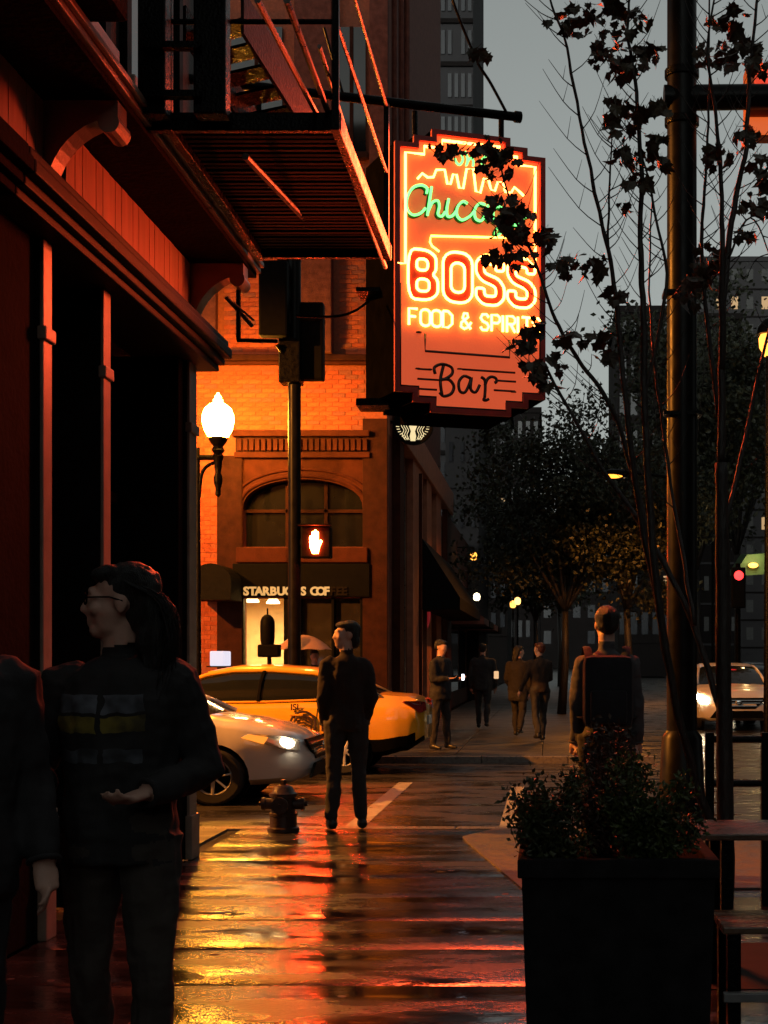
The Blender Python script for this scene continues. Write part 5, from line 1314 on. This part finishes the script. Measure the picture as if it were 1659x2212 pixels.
# ------------------------------------------------------------------ street trees further on
def street_tree(label, loc, h, cr, n_, leafm, L_=.22, trunk_r=.13, seed=1, flat=.9):
    r2 = random.Random(seed)
    t = thing('street_tree', label, 'tree', loc, 0, 'street trees beyond the crossing')
    b0 = Vector(loc); tm = MB()
    fork = b0 + Vector((r2.uniform(-.1, .1), 0, h * .36))
    tm.tube([b0, b0.lerp(fork, .5) + Vector((.05, 0, 0)), fork], [trunk_r, trunk_r * .8, trunk_r * .65], 9); tm.build('trunk', M['bark'], t, 'all')
    cc = b0 + Vector((0, 0, h * .62)); tips = []
    for i in range(11):
        a = 2 * math.pi * i / 11 + r2.uniform(-.2, .2); e = r2.uniform(.15, 1.1)
        tip = cc + Vector((math.cos(a) * cr * .72 * math.cos(e), math.sin(a) * cr * .72 * math.cos(e), (h * .36) * math.sin(e)))
        w = catmull([fork, fork.lerp(tip, .5) + Vector((r2.uniform(-.3, .3), r2.uniform(-.3, .3), .1)), tip], 5)
        MB().tube(w, [trunk_r * .5 * (1 - .85 * q / (len(w) - 1)) for q in range(len(w))], 6).build('limb', M['bark'], t, 'all')
        tips += w[4:]
    fo = MB(); cl_ = [r2.choice(tips) + Vector((r2.gauss(0, cr * .22), r2.gauss(0, cr * .22), r2.gauss(0, h * .08))) for _ in range(60)]
    global rv
    for i in range(n_):
        c = r2.choice(cl_); p = c + Vector((r2.gauss(0, 1), r2.gauss(0, 1), r2.gauss(0, .7))) * (cr * .13)
        leafquad(fo, p, L_ * r2.uniform(.5, 1.3), L_ * .33, rdir() + Vector((0, 0, -.4)), rdir())
    fo.build('crown', leafm, t)
    return t
street_tree('dark leafy street tree just beyond the crossing, above the walkers', (.35, 37, 0), 7.6, 2.9, 15000, M['leaf_far'], .14, seed=2)
street_tree('street tree glowing orange under the far street lamp', (2.1, 36.5, ROAD), 8.0, 2.9, 15000, M['leaf_far'], .14, seed=3)
street_tree('tall dark street tree behind the signal mast', (4.3, 40, ROAD), 11.5, 3.2, 14000, M['leaf_far'], .18, seed=4)
street_tree('broad dark street tree at the picture edge', (6.2, 46, ROAD), 14, 3.8, 10000, M['leaf_far'], .2, seed=5)
street_tree('distant street tree closing the end of the pavement', (-.6, 58, 0), 8.5, 3.2, 7000, M['leaf_far'], .22, seed=6)
street_tree('far street tree left of the orange lamp', (.6, 75, 0), 11.5, 4.2, 7000, M['leaf_far'], .26, seed=8)

# ------------------------------------------------------------------ table and bench beside the planter
wood_w = mat('wet_wood', (.13, .065, .035), .22, var=.4, nscale=4, bump=.3, bscale=30, rvar=.12, stretch=(1, 6, 1))
tbx = thing('cafe_table', 'wet wooden cafe table beyond the planter', 'table', (fx(1640, 5.8), 5.95, 0))
tx0 = fx(1455, 5.8)
for i in range(5):
    MB().box((tx0, 5.75 + i * .105, .70), (tx0 + .95, 5.75 + i * .105 + .097, .728), .006).build('plank', wood_w, tbx)
for x in (tx0 + .2, tx0 + .8):
    for y in (5.8, 6.2): MB().box((x, y, 0), (x + .05, y + .05, .699)).build('leg', M['iron'], tbx)
MB().box((tx0 + .25, 5.82, .3), (tx0 + .8, 5.86, .34)).build('stretcher', M['iron'], tbx)
bn = thing('bench', 'wet slatted bench at the lower right, in front of the table', 'bench', (fx(1700, 5.2), 5.35, 0))
bx0 = fx(1562, 5.2)
for i in range(4):
    MB().box((bx0, 5.2 + i * .095, .42), (bx0 + 1.0, 5.2 + i * .095 + .085, .448), .006).build('slat', wood_w, bn)
for x in (bx0 + .02, bx0 + .85):
    for y in (5.22, 5.5): MB().box((x, y, .0), (x + .05, y + .05, .418)).build('leg', M['iron'], bn)
MB().box((bx0, 5.18, .17), (bx0 + 1.0, 5.215, .205), .005).build('stretcher', mat('pale_rail', (.25, .24, .24), .4), bn)
rl_ = thing('railing', 'low black iron railing along the kerb behind the table', 'railing', (1.5, 8.2, 0))
for zz_, in ((.42,), (.72,), (.98,)):
    MB().tube([(.95, 8.2, zz_), (3.2, 8.2, zz_)], .022, 8).build('rail', M['iron'], rl_, True)
for x in (.95, 1.28, 1.72):
    MB().box((x - .025, 8.175, 0), (x + .025, 8.225, 1.02)).build('post', M['iron'], rl_)

# ------------------------------------------------------------------ far buildings
rwin = random.Random(21)
def tower(label, x0, x1, Yd, ytop, m, rows, cols, wm, wfrac=.6, lit=(), depth=18, ybot=1440, frame=None, mull=False):
    X0, X1, Z1 = fx(x0, Yd), fx(x1, Yd), fz(ytop, Yd)
    t = thing('tower_block', label, 'building', ((X0 + X1)/2, Yd, 0), 0, 'far buildings')
    MB().box((X0, Yd, 0), (X1, Yd + depth, Z1)).build('walls', m, t)
    MB().box((X0 - .2, Yd - .2, Z1 + .005), (X1 + .2, Yd + depth, Z1 + .6)).build('parapet', m, t)
    dw, dh = (X1 - X0) / cols, (Z1 - 3.0) / rows
    me_ = MB().box((-dw * wfrac / 2, -.06, -dh * wfrac / 2), (dw * wfrac / 2, .04, dh * wfrac / 2)).mesh('window'); me_.materials.append(wm)
    me2 = me_.copy(); me2.materials.clear(); me2.materials.append(M['lit_win'])
    for r_ in range(rows):
        for c in range(cols):
            if rwin.random() < .10: continue
            o = bpy.data.objects.new('window', me2 if (r_, c) in lit or rwin.random() < .05 else me_); COL.objects.link(o); o.parent = t
            o.location = (X0 + dw * (c + .5) - (X0 + X1)/2, 0, 3.0 + dh * (r_ + .5))
    for r_ in range(rows):
        MB().box((X0, Yd - .12, 3.0 + dh * r_ - .12), (X1, Yd - .005, 3.0 + dh * r_ + .08)).build('floor_band', frame or m, t)
    return t
M['lit_win'] = glow('lit_window', (1, .6, .25), .5)
fm1 = mat('far_dark', (.012, .010, .010), .9, spec=.05, var=.15, nscale=.3); fm2 = mat('far_grey', (.045, .043, .046), .9, spec=.1, var=.12, nscale=.2); fm3 = mat('far_pale', (.34, .33, .33), .7, var=.12, nscale=.2)
wdark = mat('far_window', (.02, .022, .028), .2, var=.3, nscale=.5); wpale = mat('far_window_pale', (.07, .07, .07), .6, spec=.2, var=.15)
tower('dark red office block with flat roof, behind the signal mast', 1334, 1452, 120, 676, fm1, 9, 5, wdark, lit=((3, 2),), frame=fm1)
tower('grey tower with pale window bands at the picture edge', 1505, 1800, 175, 565, fm2, 14, 9, wpale, .45, lit=((9, 1), (4, 4)), frame=fm1)
tower('brown block low behind the grey tower', 1452, 1600, 140, 690, fm1, 8, 5, wpale, .35, lit=((2, 1), (5, 3)), frame=fm2)
tower('slim grey tower with close upright ribs, behind the neon sign', 950, 1022, 62, -700, fm2, 22, 5, wdark, .55, frame=fm1, depth=10)
tower('pale grey side block under the neon sign', 962, 1034, 50, 905, fm2, 3, 3, wdark, .3, depth=8)
tower('dark narrow tower under the neon sign', 1036, 1096, 85, 870, fm1, 8, 3, wdark, .5, depth=10)
tower('low distant block with pale roof at the street end', 1098, 1166, 150, 892, fm1, 7, 4, wdark, .5)
tower('dark block closing the view beyond the trees', 1040, 1420, 230, 1180, fm1, 4, 12, wdark, .5, lit=((1, 3), (2, 9)))

# ------------------------------------------------------------------ shops and lights far down the pavement
sh = thing('shop_building', 'low brick building with dim awnings down the far pavement', 'building', (-3.2, 50, 0))
MB().box((-9, 40.05, 0), (-2.9, 61, 5.6)).build('shop_wall', M['brown'], sh)
for i, y_ in enumerate((41, 45, 49, 53)):
    MB().prism([(-2.9, y_, 3.3), (-1.9, y_, 2.7), (-1.9, y_, 2.5), (-2.9, y_, 2.5)], (0, 3.2, 0)).build('awning', M['awning'] if i % 2 else mat('red_awning', (.2, .05, .03), .7), sh)
    MB().box((-2.9, y_, .5), (-2.87, y_ + 3, 2.4)).build('shop_glass', M['glass'], sh)
for x, y_, Yd, c, e in ((1023, 1203, 44, (1, .38, .05), 3.5), (1118, 1300, 48, (1, .48, .12), 4), (1108, 1307, 49, (1, .42, .08), 3), (1004, 1290, 41.5, (1, .85, .6), 8), (1030, 1291, 47, (1, .8, .5), 8)):
    p = P(x, y_, Yd)
    t = thing('wall_lantern', {1023: 'small orange lantern above the far awnings', 1118: 'brightest of two small lanterns under the far trees', 1108: 'dimmer of two small lanterns under the far trees', 1004: 'tiny white lamp near the dark awning', 1030: 'tiny white lamp right of the red awning post'}[x], 'lantern', tuple(p), 0)
    MB().lathe([(.02, .16), (.09, .12), (.11, .05), (.10, -.06), (.05, -.1)], p, 'Z', 12).build('globe', glow('lantern_glow', c, e), t, True)
    MB().tube([p + Vector((0, 0, .16)), p + Vector((0, 0, .3)), Vector((-2.9 if x < 1100 else p.x, p.y, p.z + .3))] if x < 1100 else [p + Vector((0, 0, .12)), p + Vector((0, 0, .3))], .02, 6).build('arm', M['iron'], t)
    if x >= 1100: MB().tube([Vector((p.x, p.y + .1, 0)), Vector((p.x, p.y + .1, p.z + .3)), Vector((p.x, p.y, p.z + .3))], .03, 6).build('post', M['iron'], t)
rs1 = P(917, 1322, 30.5)
rt_ = thing('red_shop_sign', 'dim red oval shop sign under the dark awning', 'sign', tuple(rs1 - Vector((0, 0, .35))))
MB().ell(rs1, (.14, .06, .42)).build('panel', glow('red_sign_glow', (.8, .04, .05), .16), rt_, 'all')
MB().tube([rs1 + Vector((-.1, 0, .2)), rs1 + Vector((-.45, 0, .2))], .02, 6).build('arm', M['iron'], rt_)
ga = P(1630, 1215, 36)
gt = thing('green_awning', 'green lit awning with a bulb at the picture edge', 'awning', (ga.x, ga.y, 0))
MB().prism([ga + Vector((-.55, 0, -.35)), ga + Vector((-.2, 0, .2)), ga + Vector((.5, 0, .25)), ga + Vector((1.4, 0, -.25))], (0, 1.2, .1)).build('cloth', mat('green_cloth', (.06, .13, .05), .7), gt)
for dx in (-.4, 1.2): MB().tube([Vector((ga.x + dx, ga.y + .3, 0)), Vector((ga.x + dx, ga.y + .3, ga.z - .2))], .03, 6).build('post', M['iron'], gt)
MB().ell(ga + Vector((-.05, -.1, -.08)), (.13, .08, .07)).build('bulb', glow('bulb_glow', (1, .42, .07), 4), gt, 'all')
gl2 = bpy.data.lights.new('bulb_light', 'POINT'); gl2.energy = 25; gl2.color = (1, .7, .3); gl2.shadow_soft_size = .1
go = bpy.data.objects.new('bulb_light', gl2); COL.objects.link(go); go.parent = gt; go.location = ga + Vector((-.05, -.45, .1)) - Vector((ga.x, ga.y, 0))
rd = P(1596, 1243, 34)
rdt = thing('red_signal', 'small red traffic light at the picture edge, below the green awning', 'traffic signal', (rd.x, rd.y, ROAD))
MB().tube([Vector((rd.x, rd.y + .15, ROAD)), Vector((rd.x, rd.y + .15, rd.z + .3))], .06, 8).build('pole', M['iron'], rdt, True)
MB().box(rd + Vector((-.17, 0, -.8)), rd + Vector((.17, .14, .2)), .03).build('signal_head', M['black'], rdt)
MB().lathe([(.04, -.05), (.11, -.02), (.12, .01)], rd, 'Y', 16).build('lens', glow('red_signal_glow', (1, .03, .03), 4), rdt, True)
# lantern on a post at the right edge
ln = P(1660, 738, 24)
lt = thing('post_lantern', 'glowing amber post lantern cut by the picture edge, above the oncoming car', 'street lamp', (ln.x, ln.y, ROAD))
MB().tube([Vector((ln.x, ln.y, ROAD)), Vector((ln.x, ln.y, ln.z - .25))], [.09, .05], 10).build('post', M['iron'], lt, True)
MB().lathe([(.08, -.25), (.1, -.2), (.16, -.1), (.17, .05), (.1, .2), (.03, .24)], ln, 'Z', 16).build('globe', glow('amber_globe', (1, .34, .045), 3.5), lt, 'all')
MB().lathe([(.22, .0), (.2, .12), (.1, .25), (.02, .3)], ln + Vector((0, 0, .12)), 'Z', 16).build('hood', M['iron'], lt, True)
# vertical lit lamp far right
tl_ = P(1541, 1010, 55)
tlt = thing('strip_lamp', 'small tilted orange lamp on a thin post right of the tree trunk', 'lamp', (tl_.x, tl_.y, ROAD))
MB().tube([tl_ + Vector((.1, 0, -.3)), tl_ + Vector((-.12, 0, .3))], .1, 8).build('tube', glow('strip_glow', (1, .42, .1), 4), tlt, True)
MB().tube([Vector((tl_.x, tl_.y + .2, ROAD)), Vector((tl_.x, tl_.y + .2, tl_.z + .3)), tl_ + Vector((0, .1, .2))], .05, 6).build('post', M['iron'], tlt)

# ------------------------------------------------------------------ the street canyon beyond the frame: opposite side and behind the camera
def canyon(label, a, b_, rows, axis):
    t = thing('street_block', label, 'building', ((a[0]+b_[0])/2, (a[1]+b_[1])/2, ROAD), 0, 'blocks of the street canyon')
    MB().box((a[0], a[1], ROAD), (b_[0], b_[1], b_[2])).build('walls', fm1, t)
    for r_ in range(rows):
        z = 3 + r_ * 3.6
        if axis == 'x': MB().box((a[0] - .06, a[1] + 1, z), (a[0] - .005, b_[1] - 1, z + 1.9)).build('window_band', wdark, t)
        else: MB().box((a[0] + 1, b_[1] + .005, z), (b_[0] - 1, b_[1] + .06, z + 1.9)).build('window_band', wdark, t)
canyon('dark block across the main street from the bar building', (13.5, -60, 0), (30, 12, 17), 4, 'x')
canyon('dark block across the main street from the cafe', (15.5, 22, 0), (32, 84, 15), 3, 'x')
canyon('dark block along the near pavement behind the camera', (-16, -60, 0), (-2.7, -6, 16), 3, 'y')
canyon('dark block that closes the street behind the camera', (-16, -95, 0), (32, -70, 18), 4, 'y')
